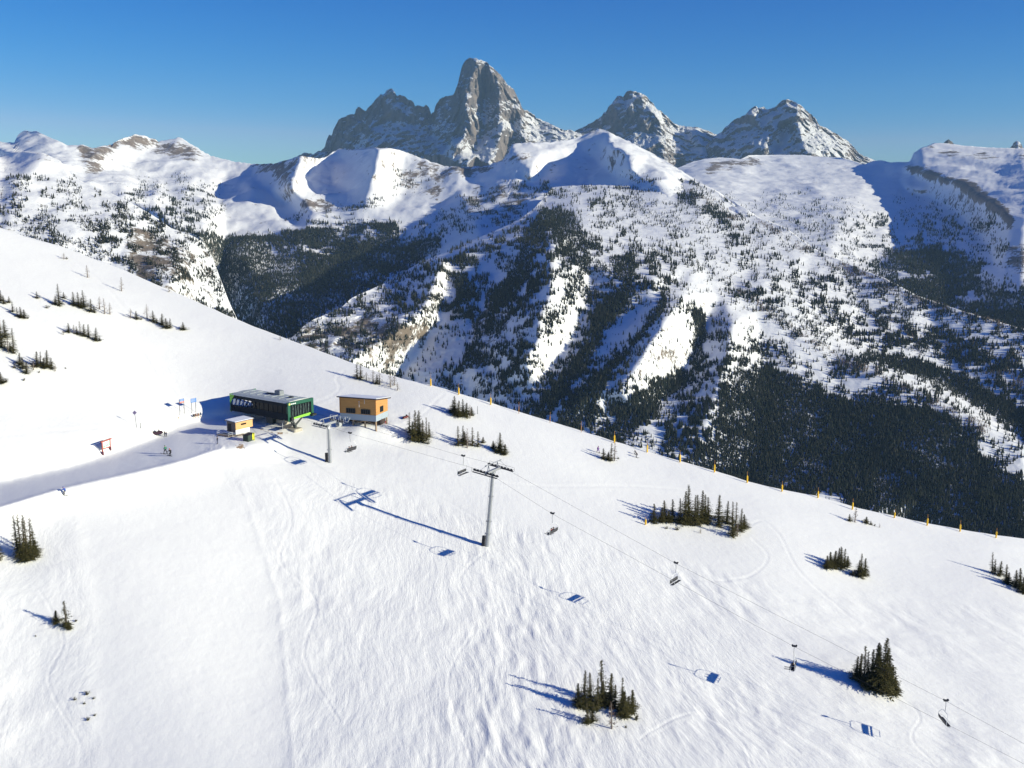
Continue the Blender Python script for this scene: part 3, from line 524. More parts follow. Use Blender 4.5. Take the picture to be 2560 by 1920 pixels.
peak('middle_peak', [(1420, 345), (1440, 325), (1463, 316), (1491, 299), (1503, 292), (1510, 281), (1514, 283), (1521, 267), (1530, 258), (1543, 240), (1554, 239), (1557, 243), (1567, 229), (1579, 226), (1594, 229), (1614, 238), (1624, 251), (1635, 261), (1641, 272), (1655, 280), (1673, 296), (1684, 307), (1697, 313), (1720, 318), (1737, 317), (1755, 323), (1778, 330), (1793, 337), (1830, 360)],
     [[(1420, 345, 10000), (1491, 299, 9950), (1543, 240, 9900), (1579, 226, 9850), (1614, 238, 9800), (1655, 280, 9850), (1697, 313, 9900), (1737, 317, 9850), (1793, 337, 9900), (1830, 360, 9900)], [(1420, 452, 9500), (1550, 452, 9300), (1650, 452, 8950), (1750, 452, 9200), (1830, 452, 9300)],
      [(1608, 240, 9780), (1622, 265, 9680), (1636, 290, 9580), (1648, 330, 9450), (1655, 370, 9320), (1658, 400, 9200)], [(1660, 300, 9750), (1668, 335, 9620), (1685, 380, 9480), (1700, 420, 9350)], [(1690, 325, 9760), (1695, 360, 9550), (1710, 400, 9350)], [(1720, 330, 9780), (1730, 370, 9600)], [(1740, 325, 9740), (1755, 370, 9480), (1765, 410, 9300)], (1560, 330, 9750), (1520, 330, 9850), (1600, 380, 9400), (1500, 350, 9850)],
     [0.80, ([(1565, 240), (1605, 245), (1610, 260), (1570, 285), (1560, 270)], 0.5), ([(1616, 250), (1632, 268), (1650, 285), (1675, 300), (1655, 310), (1640, 300), (1622, 272)], 0.30), ([(1680, 305), (1780, 332), (1780, 400), (1700, 400), (1660, 340)], 0.55), ([(1545, 330), (1650, 335), (1650, 380), (1560, 370)], 0.6)])
peak('right_peak', [(1755, 390), (1765, 365), (1793, 337), (1805, 329), (1811, 320), (1838, 299), (1865, 286), (1868, 281), (1876, 271), (1887, 266), (1897, 269), (1910, 267), (1916, 273), (1928, 273), (1941, 265), (1955, 251), (1972, 248), (1981, 252), (1999, 261), (2022, 281), (2040, 297), (2049, 313), (2064, 319), (2095, 337), (2122, 355), (2134, 367), (2145, 380), (2160, 391), (2200, 405)],
     [[(1755, 390, 9500), (1793, 337, 9550), (1838, 299, 9550), (1887, 266, 9500), (1941, 265, 9450), (1972, 248, 9400), (2022, 281, 9400), (2064, 319, 9450), (2134, 367, 9500), (2200, 405, 9500)], [(1755, 440, 9200), (1850, 440, 9000), (1930, 440, 8800), (2000, 440, 8500), (2100, 440, 8800), (2200, 440, 9000)],
      [(1995, 264, 9280), (1996, 290, 9130), (1998, 320, 8980), (2003, 345, 8860), (2030, 375, 8750)], [(1942, 310, 9220), (1936, 335, 9080), (1918, 355, 8980), (1912, 375, 8900)], [(1960, 320, 9320), (1955, 350, 9180), (1935, 380, 9030)], [(1890, 275, 9420), (1880, 290, 9350)], [(1850, 330, 9400), (1830, 370, 9230)], [(2045, 320, 9250), (2070, 350, 9080), (2095, 380, 8950)], (1820, 350, 9420), (1900, 320, 9350)],
     [0.78, ([(1990, 315), (2015, 320), (2040, 345), (2120, 380), (2100, 400), (2040, 385), (2005, 365)], 0.16), ([(2022, 315), (2050, 330), (2100, 365), (2060, 350), (2030, 335)], 0.4), ([(1930, 345), (1960, 330), (1995, 330), (1995, 370), (1965, 385), (1920, 385)], 0.15), ([(1870, 300), (1980, 270), (1990, 285), (1900, 320), (1850, 330)], 0.52), ([(1830, 370), (1900, 365), (1930, 395), (1800, 400)], 0.3)])
peak('small_far_peak', [(2350, 365), (2358, 358), (2372, 348), (2385, 359), (2395, 366)], [(2350, 365, 9000), (2372, 348, 8900), (2395, 366, 9000), (2372, 395, 8400), (2350, 395, 8800), (2395, 395, 8800)], [0.8], base=395, damp=12)
peak('small_far_peak', [(2518, 378), (2525, 371), (2535, 357), (2545, 352), (2552, 357), (2558, 370), (2572, 380)], [(2518, 378, 9000), (2545, 352, 8900), (2572, 380, 9000), (2548, 400, 8400), (2518, 400, 8800), (2572, 400, 8800)], [0.8], base=400, damp=12)
# valley bottom under everything, so no layer ends in the air
zb = -760
fastmesh('valley_floor', [(-6900, -500, zb), (6900, -500, zb), (6900, 13200, zb), (-6900, 13200, zb)], [(0, 1, 2, 3)], M_FAR, attrs={'rock': [0.1] * 4})['kind'] = 'structure'
# ------------------------------------------------------------------ foliage materials
def leaf_mat(name, a, b, c, sc=1.6):
    n = NB(name); return n.done(n.ramp(n.noise(sc, 4, 0.7), [(0.3, a), (0.48, b), (0.66, c)]), 0.85, spec=0.1)
M_FIR = leaf_mat('fir_needles', (0.022, 0.028, 0.012), (0.070, 0.068, 0.026), (0.16, 0.135, 0.055))
M_DEAD = leaf_mat('dead_needles', (0.06, 0.035, 0.025), (0.13, 0.08, 0.055), (0.22, 0.15, 0.11))
M_BARK = simple('bark', (0.10, 0.075, 0.06), 0.9, sc=5)
M_GREYWOOD = simple('weathered_wood', (0.24, 0.20, 0.17), 0.9, sc=5)
def tube(V, Fc, p0, p1, r0, r1, n=6, cap=True):
    p0, p1 = Vector(p0), Vector(p1); d = (p1 - p0)
    if d.length < 1e-6: return
    q = d.to_track_quat('Z', 'Y'); b = len(V)
    for p, r in ((p0, r0), (p1, r1)):
        for k in range(n):
            a = 2 * math.pi * k / n; V.append(p + q @ Vector((math.cos(a) * r, math.sin(a) * r, 0)))
    for k in range(n): Fc.append((b + k, b + (k + 1) % n, b + n + (k + 1) % n, b + n + k))
    if cap: Fc.append(tuple(b + n + k for k in range(n))); Fc.append(tuple(b + n - 1 - k for k in range(n)))
def tuft(V, Fc, p, d, up, L_, w):
    """a ragged spray of needles: a bent lozenge with a ridge"""
    s = d.cross(up).normalized() * w; b = len(V)
    V += [p, p + d * L_ * .45 + s, p + d * L_, p + d * L_ * .45 - s, p + d * L_ * .5 + up * w * .5]
    Fc += [(b, b + 1, b + 4), (b + 1, b + 2, b + 4), (b + 2, b + 3, b + 4), (b + 3, b, b + 4)]
def make_fir(kind, seed):
    """unit tree about 8 m high with the needles in whorls of drooping boughs"""
    rd = random.Random(seed); H = 8.0; V, Fc, TV, TF = [], [], [], []
    R = {'f': rd.uniform(1.9, 2.5), 's': rd.uniform(1.0, 1.35), 'd': rd.uniform(1.0, 1.5)}[kind]
    lean = Vector((rd.uniform(-.02, .02), rd.uniform(-.02, .02), 1)); bend = rd.uniform(-.25, .25)
    ax = lambda z: Vector((lean.x * z + bend * (z / H) ** 2, lean.y * z, z))
    for k in range(6): tube(TV, TF, ax(H * k / 6 * .97 - (0.6 if k == 0 else 0)), ax(H * (k + 1) / 6 * .97), .14 * (1 - k / 6) + .02, .14 * (1 - (k + 1) / 6) + .02, 5)
    z = H * (0.02 if kind == 'f' else 0.05); lob = [rd.uniform(.7, 1.25) for _ in range(9)]
    while z < H * .985:
        t = z / H
        prof = (1 - t) ** (1.05 if kind == 'f' else 0.8) * (1.0 + (0.2 if kind == 's' and t < .22 else 0)) + 0.03
        prof *= 0.42 + 0.58 * min(1, t / .20)
        nb = max(3, int((8 if kind == 'f' else 6) * (0.6 + .4 * (1 - t)))) if kind != 'd' else rd.choice((1, 2, 3))
        if kind == 's' and .25 < t < .85 and rd.random() < .25: nb = 1
        for _ in range(nb):
            a = rd.uniform(0, 2 * math.pi); ln = R * prof * lob[int(a / 6.2832 * 8.99)] * rd.uniform(.6, 1.15)
            d = Vector((math.cos(a), math.sin(a), rd.uniform(-.42, .02) + .55 * t)).normalized(); p = ax(z)
            if kind == 'd':
                tube(TV, TF, p, p + d * ln, .028, .008, 3, False)
                for q in range(rd.choice((0, 1, 2))): 
                    pp = p + d * ln * rd.uniform(.4, .9); dd = (d + Vector((rd.uniform(-.8, .8), rd.uniform(-.8, .8), rd.uniform(-.3, .7)))).normalized(); tube(TV, TF, pp, pp + dd * ln * .35, .014, .005, 3, False)
                    if rd.random() < .55: tuft(V, Fc, pp, dd, Vector((0, 0, 1)), ln * .35 + .12, .07 + .05 * rd.random())
                continue
            m = max(2, int(ln / .27))
            for q in range(m):
                f = (q + .3) / m; pp = p + d * ln * f + Vector((0, 0, -.10 * ln * f * f)); 
                for sd in ((-1, 1) if q < m - 1 else (0,)):
                    dd = (d + d.cross(Vector((0, 0, 1))) * sd * rd.uniform(.5, 1.0) + Vector((0, 0, rd.uniform(-.35, .2)))).normalized()
                    tuft(V, Fc, pp, dd, Vector((rd.uniform(-.3, .3), rd.uniform(-.3, .3), 1)).normalized(), rd.uniform(.28, .46) * (1.12 - .72 * t), rd.uniform(.06, .12) * (1.1 - .5 * t))
        z += (0.18 if kind == 'f' else 0.21) * rd.uniform(.8, 1.2) * (1.15 - .45 * t)
    if kind == 'd' and rd.random() < .9:
        for _ in range(26):
            a = rd.uniform(0, 6.283); zz = rd.uniform(.1, .75) * H; r = rd.uniform(.1, .8) * R * (1 - zz / H); p = ax(zz) + Vector((math.cos(a) * r, math.sin(a) * r, 0))
            tuft(V, Fc, p, Vector((math.cos(a), math.sin(a), .3)).normalized(), Vector((0, 0, 1)), .4, .13)
    return V, Fc, TV, TF
def make_bush(seed):
    rd = random.Random(seed); V, Fc, TV, TF = [], [], [], []
    for _ in range(5):
        a = rd.uniform(0, 6.28); tip = Vector((math.cos(a) * rd.uniform(.3, 1.3), math.sin(a) * rd.uniform(.3, .9), rd.uniform(.5, 1.7))); tube(TV, TF, (0, 0, -.3), tip, .06, .015, 4)
        for q in range(26):
            p = tip * rd.uniform(.25, 1.0) + Vector((rd.gauss(0, .2), rd.gauss(0, .2), rd.gauss(0, .13))); d = Vector((rd.uniform(-1, 1), rd.uniform(-1, 1), rd.uniform(-.2, .9))).normalized()
            tuft(V, Fc, p, d, Vector((0, 0, 1)), rd.uniform(.25, .45), rd.uniform(.07, .13))
    return V, Fc, TV, TF
PROTO = {}
def proto(kind):
    if kind not in PROTO:
        PROTO[kind] = []
        for i in range({'f': 5, 's': 3, 'd': 3, 'b': 3}[kind]):
            V, Fc, TV, TF = make_bush(100 + i) if kind == 'b' else make_fir(kind, 40 + i * 7 + ord(kind))
            def me(nm, v, f, m):
                x = bpy.data.meshes.new(nm); x.from_pydata([tuple(q) for q in v], [], f); x.materials.append(m); return x
            PROTO[kind].append((me('crown', V, Fc, M_DEAD if kind == 'd' else M_FIR), me('trunk', TV, TF, M_GREYWOOD if kind == 'd' else M_BARK), 2.0 if kind == 'b' else 8.0))
    return PROTO[kind]
ORD = ['first', 'second', 'third', 'fourth', 'fifth', 'sixth', 'seventh', 'eighth', 'ninth', 'tenth', 'eleventh', 'twelfth', 'thirteenth', 'fourteenth', 'fifteenth', 'sixteenth', 'seventeenth', 'eighteenth', 'nineteenth', 'twentieth',
       'twenty-first', 'twenty-second', 'twenty-third', 'twenty-fourth', 'twenty-fifth', 'twenty-sixth']
NAME = {'f': ('fir_tree', 'dark green fir', 'fir tree'), 's': ('fir_tree', 'thin spire-like fir', 'fir tree'), 'd': ('dead_tree', 'brown half-bare tree', 'tree'), 'b': ('shrub', 'low dark shrub', 'shrub')}
NTREE = 0
def clump(place, T, group):
    global NTREE
    T = sorted(T, key=lambda t: t[0])
    hs_ = sorted(t[2] for t in T)
    for i, (u, v, h, kind) in enumerate(T):
        P = onslope(u, v)
        if P is None: continue
        pr = proto(kind)[(NTREE * 5 + i) % len(proto(kind))]; Hm = h * (-P.z * SP + P.y * CP) / FPX / math.cos(math.radians(20)); s = Hm / pr[2]
        root = empty(NAME[kind][0], P + Vector((0, 0, -.05)), random.uniform(0, 6.28)); w = s * random.uniform(.92, 1.25) if kind != 'b' else s * 1.2
        if kind in 'fsd': w *= 1.2 + 1.25 * max(0, min(1, (6.0 - Hm) / 3.5))
        root.scale = (w, w, s)
        for nm, me in (('crown', pr[0]), ('trunk', pr[1])):
            if len(me.vertices): c = bpy.data.objects.new(nm, me); link(c, root)
        size = 'tallest ' if h == hs_[-1] and len(T) > 1 and hs_.count(h) == 1 else ''
        lab = f"{size}{NAME[kind][1]}, {ORD[i]} from the left {place}" if len(T) > 1 else f"{NAME[kind][1]} {place}"
        tag(root, lab, NAME[kind][2], group); NTREE += 1
G = 'trees growing in clumps on the ski slope'
clump('in the bottom grove right of centre', [(1445, 1767, 60, 'f'), (1460, 1771, 97, 'f'), (1476, 1771, 90, 'f'), (1468, 1809, 60, 's'), (1481, 1805, 50, 's'), (1493, 1778, 83, 's'), (1505, 1758, 112, 's'), (1508, 1765, 60, 'f'), (1525, 1762, 80, 'f'), (1536, 1771, 60, 's'), (1553, 1777, 85, 's'), (1557, 1780, 56, 'f'), (1561, 1794, 68, 'f'),
      (1571, 1782, 44, 's'), (1580, 1782, 60, 'f'), (1529, 1822, 70, 'd'), (1590, 1801, 15, 'b'), (1565, 1820, 7, 'b')], G)
clump('in the dense grove by the lower chairs', [(2140, 1699, 60, 'f'), (2149, 1699, 66, 'f'), (2161, 1709, 97, 's'), (2168, 1714, 89, 's'), (2178, 1719, 97, 'f'), (2186, 1724, 114, 'f'), (2193, 1727, 120, 'f'), (2198, 1712, 100, 'f'), (2205, 1729, 134, 'f'), (2213, 1732, 115, 'f'), (2222, 1733, 96, 'f'), (2231, 1734, 72, 'f'), (2237, 1735, 43, 'f'), (2170, 1722, 50, 'f')], G)
clump('in the long grove by the crest', [(1635, 1308, 49, 'f'), (1653, 1306, 38, 'f'), (1662, 1304, 52, 'f'), (1671, 1306, 28, 'f'), (1681, 1304, 56, 'f'), (1701, 1310, 63, 'f'), (1712, 1313, 84, 'f'), (1721, 1308, 95, 'f'), (1736, 1313, 75, 'f'), (1744, 1313, 75, 'f'), (1754, 1308, 81, 'f'), (1762, 1308, 72, 'f'), (1770, 1308, 65, 'f'), (1796, 1315, 77, 'f'), (1817, 1308, 56, 'f'),
      (1830, 1313, 59, 's'), (1839, 1329, 73, 's'), (1832, 1342, 50, 'f'), (1852, 1329, 57, 'f'), (1861, 1320, 34, 'f'), (1843, 1340, 35, 'd'), (1667, 1322, 8, 'b'), (1693, 1326, 12, 'b'), (1751, 1333, 12, 'd')], G)
clump('in the round thicket on the right', [(2068, 1422, 33, 'f'), (2076, 1418, 38, 'f'), (2086, 1420, 43, 'f'), (2095, 1415, 45, 'f'), (2103, 1420, 53, 'f'), (2111, 1420, 48, 's'), (2118, 1417, 28, 'f'), (2132, 1440, 16, 'b'), (2152, 1444, 61, 'f'), (2146, 1440, 40, 'f'), (2161, 1440, 45, 'f')], G)
clump('in the row at the right edge', [(2480, 1433, 54, 's'), (2487, 1435, 38, 's'), (2499, 1439, 37, 'f'), (2516, 1455, 44, 's'), (2520, 1460, 30, 'f'), (2539, 1468, 43, 'f'), (2549, 1473, 53, 'f'), (2558, 1483, 40, 'f')], G)
clump('in the little group below the crest posts', [(2124, 1303, 18, 'f'), (2137, 1305, 37, 'd'), (2165, 1308, 17, 'f'), (2177, 1312, 11, 'f'), (2186, 1315, 6, 'b'), (2199, 1319, 11, 'd')], G)
clump('in the small group near the two skiers', [(1509, 1148, 27, 'f'), (1527, 1153, 44, 's'), (1520, 1150, 20, 'f'), (1536, 1152, 47, 'd'), (1546, 1148, 6, 'b')], G)
clump('in the group right of the orange building', [(1024, 1081, 49, 's'), (1038, 1103, 76, 'f'), (1031, 1085, 30, 'f'), (1050, 1103, 74, 'f'), (1046, 1098, 60, 'f'), (1058, 1107, 56, 'f'), (1066, 1103, 59, 's'), (1073, 1093, 37, 's'), (1070, 1111, 12, 'b')], G)
clump('in the row above the empty chair', [(1145, 1115, 49, 's'), (1158, 1105, 40, 's'), (1163, 1112, 34, 'f'), (1168, 1120, 48, 'd'), (1181, 1115, 46, 's'), (1195, 1117, 38, 's'), (1207, 1107, 15, 'f'), (1234, 1122, 20, 'f'), (1246, 1132, 22, 'f'), (1251, 1130, 48, 'f'), (1262, 1137, 27, 'f')], G)
clump('in the thicket under the crest posts', [(1133, 1030, 30, 'f'), (1138, 1037, 46, 'f'), (1146, 1042, 40, 'f'), (1158, 1039, 40, 'f'), (1165, 1042, 34, 'f'), (1175, 1046, 33, 'd'), (1180, 1039, 22, 'f')], G)
clump('in the row behind the orange building', [(893, 946, 40, 's'), (902, 949, 40, 's'), (916, 952, 22, 'd'), (933, 956, 33, 'd'), (943, 960, 24, 'f'), (949, 961, 33, 'd'), (976, 968, 34, 'd'), (986, 963, 25, 'd'), (994, 976, 20, 'd')], G)
clump('at the left edge under the bare hill', [(2, 753, 27, 'f'), (10, 760, 20, 'f'), (23, 757, 16, 'f'), (32, 780, 24, 's'), (43, 791, 22, 's'), (53, 794, 26, 'f'), (61, 796, 22, 'f'), (70, 797, 8, 'b')], G)
clump('in the upper left row', [(93, 746, 17, 'f'), (138, 762, 22, 'f'), (148, 764, 52, 'f'), (160, 746, 16, 'f'), (118, 771, 10, 'b'), (185, 764, 33, 'f'), (197, 767, 35, 'f'), (210, 767, 40, 'f'), (203, 770, 25, 'f'), (228, 780, 32, 'f'), (236, 782, 16, 'f'), (249, 773, 30, 'd'), (262, 785, 38, 'd'), (275, 786, 28, 'd')], G)
clump('alone high on the left slope', [(219, 694, 30, 'd')], None)
clump('standing above the upper left row', [(304, 728, 34, 'd')], None)
clump('near the top of the left slope', [(160, 648, 16, 'd'), (167, 648, 7, 'b'), (423, 730, 14, 'd')], G)
clump('in the middle row on the left slope', [(327, 796, 24, 'd'), (341, 798, 20, 'f'), (353, 800, 9, 'b'), (368, 798, 36, 'd'), (384, 805, 28, 'f'), (392, 808, 12, 'f'), (405, 812, 27, 'f'), (416, 821, 25, 'f'), (425, 821, 24, 'f'), (459, 825, 19, 'f')], G)
clump('in the lower row on the left slope', [(158, 837, 14, 'd'), (172, 832, 24, 'f'), (185, 834, 22, 'd'), (193, 836, 20, 'f'), (201, 837, 34, 'd'), (210, 841, 30, 'f'), (221, 843, 32, 'f'), (240, 852, 32, 'f'), (249, 852, 12, 'f')], G)
clump('in the tall stand at the left edge', [(4, 868, 72, 'f'), (-8, 872, 80, 'f'), (13, 845, 44, 'f'), (20, 880, 35, 'd'), (34, 884, 62, 'f'), (27, 877, 20, 'f')], G)
clump('in the thicket above the catwalk', [(36, 920, 12, 'f'), (50, 911, 28, 'f'), (57, 922, 28, 'f'), (66, 934, 30, 'f'), (84, 925, 22, 'd'), (92, 918, 38, 'f'), (102, 916, 36, 's'), (110, 921, 26, 'f'), (118, 918, 42, 'f'), (129, 922, 26, 'f'), (138, 928, 18, 'd'), (97, 932, 6, 'b'), (59, 952, 8, 'b'), (3, 959, 28, 'f'), (14, 956, 12, 'b'), (164, 922, 5, 'b')], G)
clump('in the tall clump under the catwalk', [(45, 1390, 104, 's'), (54, 1396, 112, 's'), (62, 1398, 112, 's'), (70, 1396, 106, 's'), (78, 1392, 96, 's'), (86, 1385, 66, 's'), (58, 1402, 46, 'f'), (68, 1403, 44, 'f'), (80, 1398, 44, 'f'), (90, 1386, 38, 'f'), (-4, 1400, 50, 'f')], G)
clump('in the lonely pair low on the left', [(140, 1558, 32, 'f'), (167, 1569, 69, 's'), (173, 1572, 22, 'f'), (189, 1554, 8, 'b'), (90, 1591, 5, 'b')], G)
clump('poking through the snow at the bottom left', [(219, 1737, 12, 'b'), (234, 1748, 7, 'b'), (187, 1750, 9, 'b'), (211, 1760, 7, 'b'), (221, 1801, 10, 'b'), (237, 1790, 7, 'b')], G)
clump('alone on the crest line above the valley', [(701, 850, 12, 'd')], None)
# ------------------------------------------------------------------ the woods across the valley
def tree_template(kind, seed):
    rd = random.Random(seed); V, Fc = [], []
    tiers = {'f': [(0.02, .55, 1.0), (.25, .8, .75), (.52, 1.0, .48)], 'p': [(0.0, .55, 1.0), (.18, .82, 1.05), (.45, 1.0, .75)], 'a': [(0.15, .7, .8), (.4, 1.0, .7)]}[kind]
    for (z0, z1, r) in tiers:
        b = len(V); n = 6; V.append((rd.uniform(-.05, .05), rd.uniform(-.05, .05), z1))
        for k in range(n):
            a = 6.283 * k / n + rd.uniform(-.2, .2); q = r * rd.uniform(.6, 1.25); V.append((math.cos(a) * q, math.sin(a) * q, z0 + rd.uniform(-.06, .06)))
        for k in range(n): Fc.append((b, b + 1 + k, b + 1 + (k + 1) % n))
    return np.array(V), np.array(Fc)
def forest_mat(name, a, b):
    n = NB(name); t = n.attr('tint'); return n.done(n.ramp(t, [(0.0, a), (1.0, b)]), 0.9, spec=0.05)
M_FOREST = forest_mat('forest_needles', (0.010, 0.017, 0.016), (0.062, 0.060, 0.040))
M_ASPEN = forest_mat('bare_twigs', (0.13, 0.095, 0.07), (0.26, 0.20, 0.15))
FARKEEP = []
def woods(name, Ly, ras, H, wr, kinds, mat, label, cat, seed, clumpsc=(17, 9), keep=0, edge=True, base=0.11, maxn=20000):
    rg = np.random.default_rng(seed); c = ras.st; U, V = ras.U, ras.V; Dl = np.interp(0, [0], [0])
    vt = np.interp(U, Ly.us, Ly.vt); vb = np.interp(U, Ly.us, Ly.vb); ok = (V > vt + 1) & (V < vb) & (U < 2700) & (U > -150)
    if edge: ok &= V < np.interp(U, [e[0] for e in EDGE], [e[1] for e in EDGE]) + 85
    P = Ly.at(U, np.clip(V, vt, vb)); D = P[..., 1]; hp = H * FPX / D; wp = hp * wr * 2
    d = ras.A; cl = fbm(U / clumpsc[0], V / clumpsc[1], 0, 3, seed=seed); cl = np.where(d > .9, 1.7, 2.0 * sm(cl, -.22, .36))
    lam = np.where(ok, d * cl * c * c / (wp * hp * base), 0); cnt = rg.poisson(np.clip(lam, 0, 60))
    u = np.repeat(U.ravel(), cnt.ravel()) + rg.uniform(-c / 2, c / 2, cnt.sum()); v = np.repeat(V.ravel(), cnt.ravel()) + rg.uniform(-c / 2, c / 2, cnt.sum())
    vt1 = np.interp(u, Ly.us, Ly.vt); vb1 = np.interp(u, Ly.us, Ly.vb); m = (v > vt1 + .5) & (v < vb1); u, v = u[m], v[m]
    if len(u) > maxn: q = rg.permutation(len(u))[:maxn]; u, v = u[q], v[q]
    P = Ly.at(u, v); n = len(u); h = H * rg.uniform(.35, 1.35, n) * (0.75 + .25 * vn(u / 60, v / 40, 0, 8)); w = h * wr * rg.uniform(.75, 1.35, n); rot = rg.uniform(0, 6.283, n); tint = np.clip(rg.normal(.35, .28, n), 0, 1)
    big = np.array([], int)
    if keep:
        vis = v < np.interp(u, [e[0] for e in EDGE], [e[1] for e in EDGE]) - 4; sc = np.where(vis & (u > 0) & (u < 2560), h / P[:, 1], 0); big = np.argsort(-sc)[:keep]
        for i in big: FARKEEP.append((P[i], h[i], w[i], rot[i], kinds[0], u[i], v[i]))
    mk = np.ones(n, bool); mk[big] = False
    VV, FF, TT = [], [], []; off = 0; ks = rg.integers(0, len(kinds) * 2, n)
    for q in range(len(kinds) * 2):
        TV, TF = tree_template(kinds[q % len(kinds)], 900 + q); s = mk & (ks == q); k = s.sum()
        if not k: continue
        cr, sr = np.cos(rot[s])[:, None], np.sin(rot[s])[:, None]; x, y, z = TV[None, :, 0] * w[s][:, None], TV[None, :, 1] * w[s][:, None], TV[None, :, 2] * h[s][:, None]
        X = np.stack([x * cr - y * sr + P[s, 0:1], x * sr + y * cr + P[s, 1:2], z + P[s, 2:3] - .3], -1).reshape(-1, 3)
        F = (TF[None] + (np.arange(k) * len(TV))[:, None, None] + off).reshape(-1, 3); off += len(X); VV.append(X); FF.append(F); TT.append(np.repeat(tint[s], len(TV)))
    o = fastmesh(name, np.concatenate(VV), np.concatenate(FF), mat, False, {'tint': np.concatenate(TT)}); tag(o, label, cat, kind='stuff')
    return o
d1 = Ras(560, 2700, 430, 1520, 8); d1.A[:] = 0.30
d1.poly([(1380, 460), (1640, 450), (1740, 450), (1960, 570), (2100, 680), (1900, 690), (1600, 620), (1420, 600), (1300, 560)], 0.13).poly([(1330, 520), (1420, 520), (1400, 490), (1500, 480), (1560, 490), (1500, 500), (1420, 540)], .10)
d1.poly([(1380, 505), (1480, 490), (1560, 500), (1560, 512), (1470, 510), (1390, 520)], .22).poly([(1600, 640), (1800, 660), (2000, 690), (2300, 760), (2450, 830), (2200, 800), (1900, 740), (1700, 720)], 0.34)
d1.poly([(1190, 600), (1300, 555), (1400, 530), (1480, 590), (1560, 640), (1620, 690), (1500, 700), (1430, 660), (1300, 620), (1240, 620)], 0.62).poly([(1370, 520), (1430, 530), (1470, 600), (1430, 650), (1390, 600)], 0.85)
d1.poly([(1000, 700), (1100, 650), (1250, 610), (1380, 640), (1350, 760), (1250, 760), (1120, 800), (1090, 760)], 0.55).poly([(740, 845), (850, 780), (980, 710), (1100, 655), (1100, 720), (1070, 800), (1000, 830), (860, 850), (760, 900)], 0.42)
d1.poly([(1100, 640), (1290, 560), (1330, 520), (1370, 500), (1300, 570), (1200, 620)], 0.05).poly([(1020, 850), (1100, 800), (1180, 800), (1200, 850), (1140, 900), (1080, 980), (1000, 960)], 0.10).poly([(1180, 860), (1400, 900), (1500, 1000), (1500, 1120), (1100, 1060), (1120, 950)], .42)
d1.poly([(1380, 660), (1440, 660), (1440, 760), (1440, 840), (1390, 830), (1370, 760)], 0.38).line([(1375, 860), (1420, 830)], 46, .06)
for P_, w_, x_ in [([(1562, 667), (1547, 739), (1518, 794), (1489, 848)], 62, 1), ([(1489, 848), (1453, 902), (1402, 974), (1345, 1040)], 48, 1), ([(1666, 732), (1648, 775), (1605, 826), (1562, 877), (1525, 920), (1453, 985), (1405, 1050)], 34, 1), ([(1750, 768), (1746, 848), (1732, 920)], 46, 1), ([(1732, 920), (1688, 956), (1634, 992), (1562, 1029)], 60, 1),
                   ([(1363, 540), (1327, 602), (1308, 667), (1272, 721), (1229, 765)], 42, .85), ([(1352, 685), (1308, 757), (1272, 793), (1236, 830)], 24, .95), ([(1260, 701), (1239, 740), (1221, 773)], 12, 1), ([(1217, 827), (1184, 864), (1163, 907), (1110, 960)], 30, .92), ([(1308, 864), (1293, 907), (1240, 980)], 34, .92), ([(1150, 690), (1180, 740)], 40, .7),
                   ([(1500, 960), (1440, 1040), (1400, 1090)], 50, .95), ([(1620, 1010), (1540, 1090)], 70, .92), ([(1165, 690), (1145, 760)], 22, .8)]: d1.line(P_, w_, x_)
d1.poly([(1500, 880), (1520, 820), (1560, 790), (1610, 760), (1640, 770), (1600, 820), (1555, 870), (1520, 880)], 0.04).poly([(1690, 768), (1725, 790), (1735, 850), (1720, 920), (1680, 945), (1590, 945), (1575, 915), (1620, 870), (1660, 810)], 0.02).poly([(1410, 800), (1440, 780), (1445, 840), (1400, 900), (1330, 980), (1310, 960), (1370, 890)], 0.05)
d1.line([(1700, 690), (1790, 740), (1880, 800), (1990, 870), (2050, 910)], 44, .05).line([(1680, 740), (1760, 760), (1850, 830)], 30, .05).poly([(1500, 690), (1560, 690), (1550, 720), (1480, 760)], .6)
d1.poly([(1790, 900), (1900, 900), (2000, 930), (2000, 950), (1850, 940), (1800, 1000), (1790, 1060), (1850, 1200), (1620, 1160), (1680, 1020), (1760, 980)], .62)
d1.poly([(1800, 980), (1860, 935), (1913, 921), (1990, 939), (2053, 957), (2080, 985), (2144, 993), (2184, 978), (2252, 1012), (2342, 1025), (2388, 1043), (2451, 1080), (2455, 1138), (2523, 1183), (2700, 1270), (2700, 1500), (1800, 1300), (1700, 1160), (1790, 1100)], 1.0)
d1.poly([(2070, 950), (2180, 945), (2210, 962), (2130, 985)], 0.02).poly([(2455, 1085), (2560, 1110), (2700, 1180), (2700, 1260), (2523, 1180), (2460, 1135)], .14).line([(2180, 880), (2300, 920), (2400, 965), (2560, 1060), (2700, 1150)], 60, 1).poly([(2100, 800), (2200, 780), (2500, 880), (2700, 960), (2700, 1040), (2500, 960), (2300, 900), (2150, 880)], .62)
d1.A = np.where((d1.A > .12) & (d1.A < .9), d1.A * 1.3, d1.A)
d1.line([(2330, 900), (2400, 915)], 14, .03).line([(2450, 930), (2540, 960)], 18, .03).line([(2250, 870), (2330, 885)], 10, .02).line([(2130, 800), (2200, 830)], 12, .04).line([(1700, 480), (1800, 540), (1850, 590)], 26, .8).line([(1620, 462), (1690, 475)], 16, .7).line([(1460, 462), (1560, 466), (1640, 458)], 8, .6).line([(1960, 1280), (2090, 1262)], 22, .1).poly([(2040, 1225), (2110, 1235), (2120, 1262), (2050, 1260)], .1).blur(1)
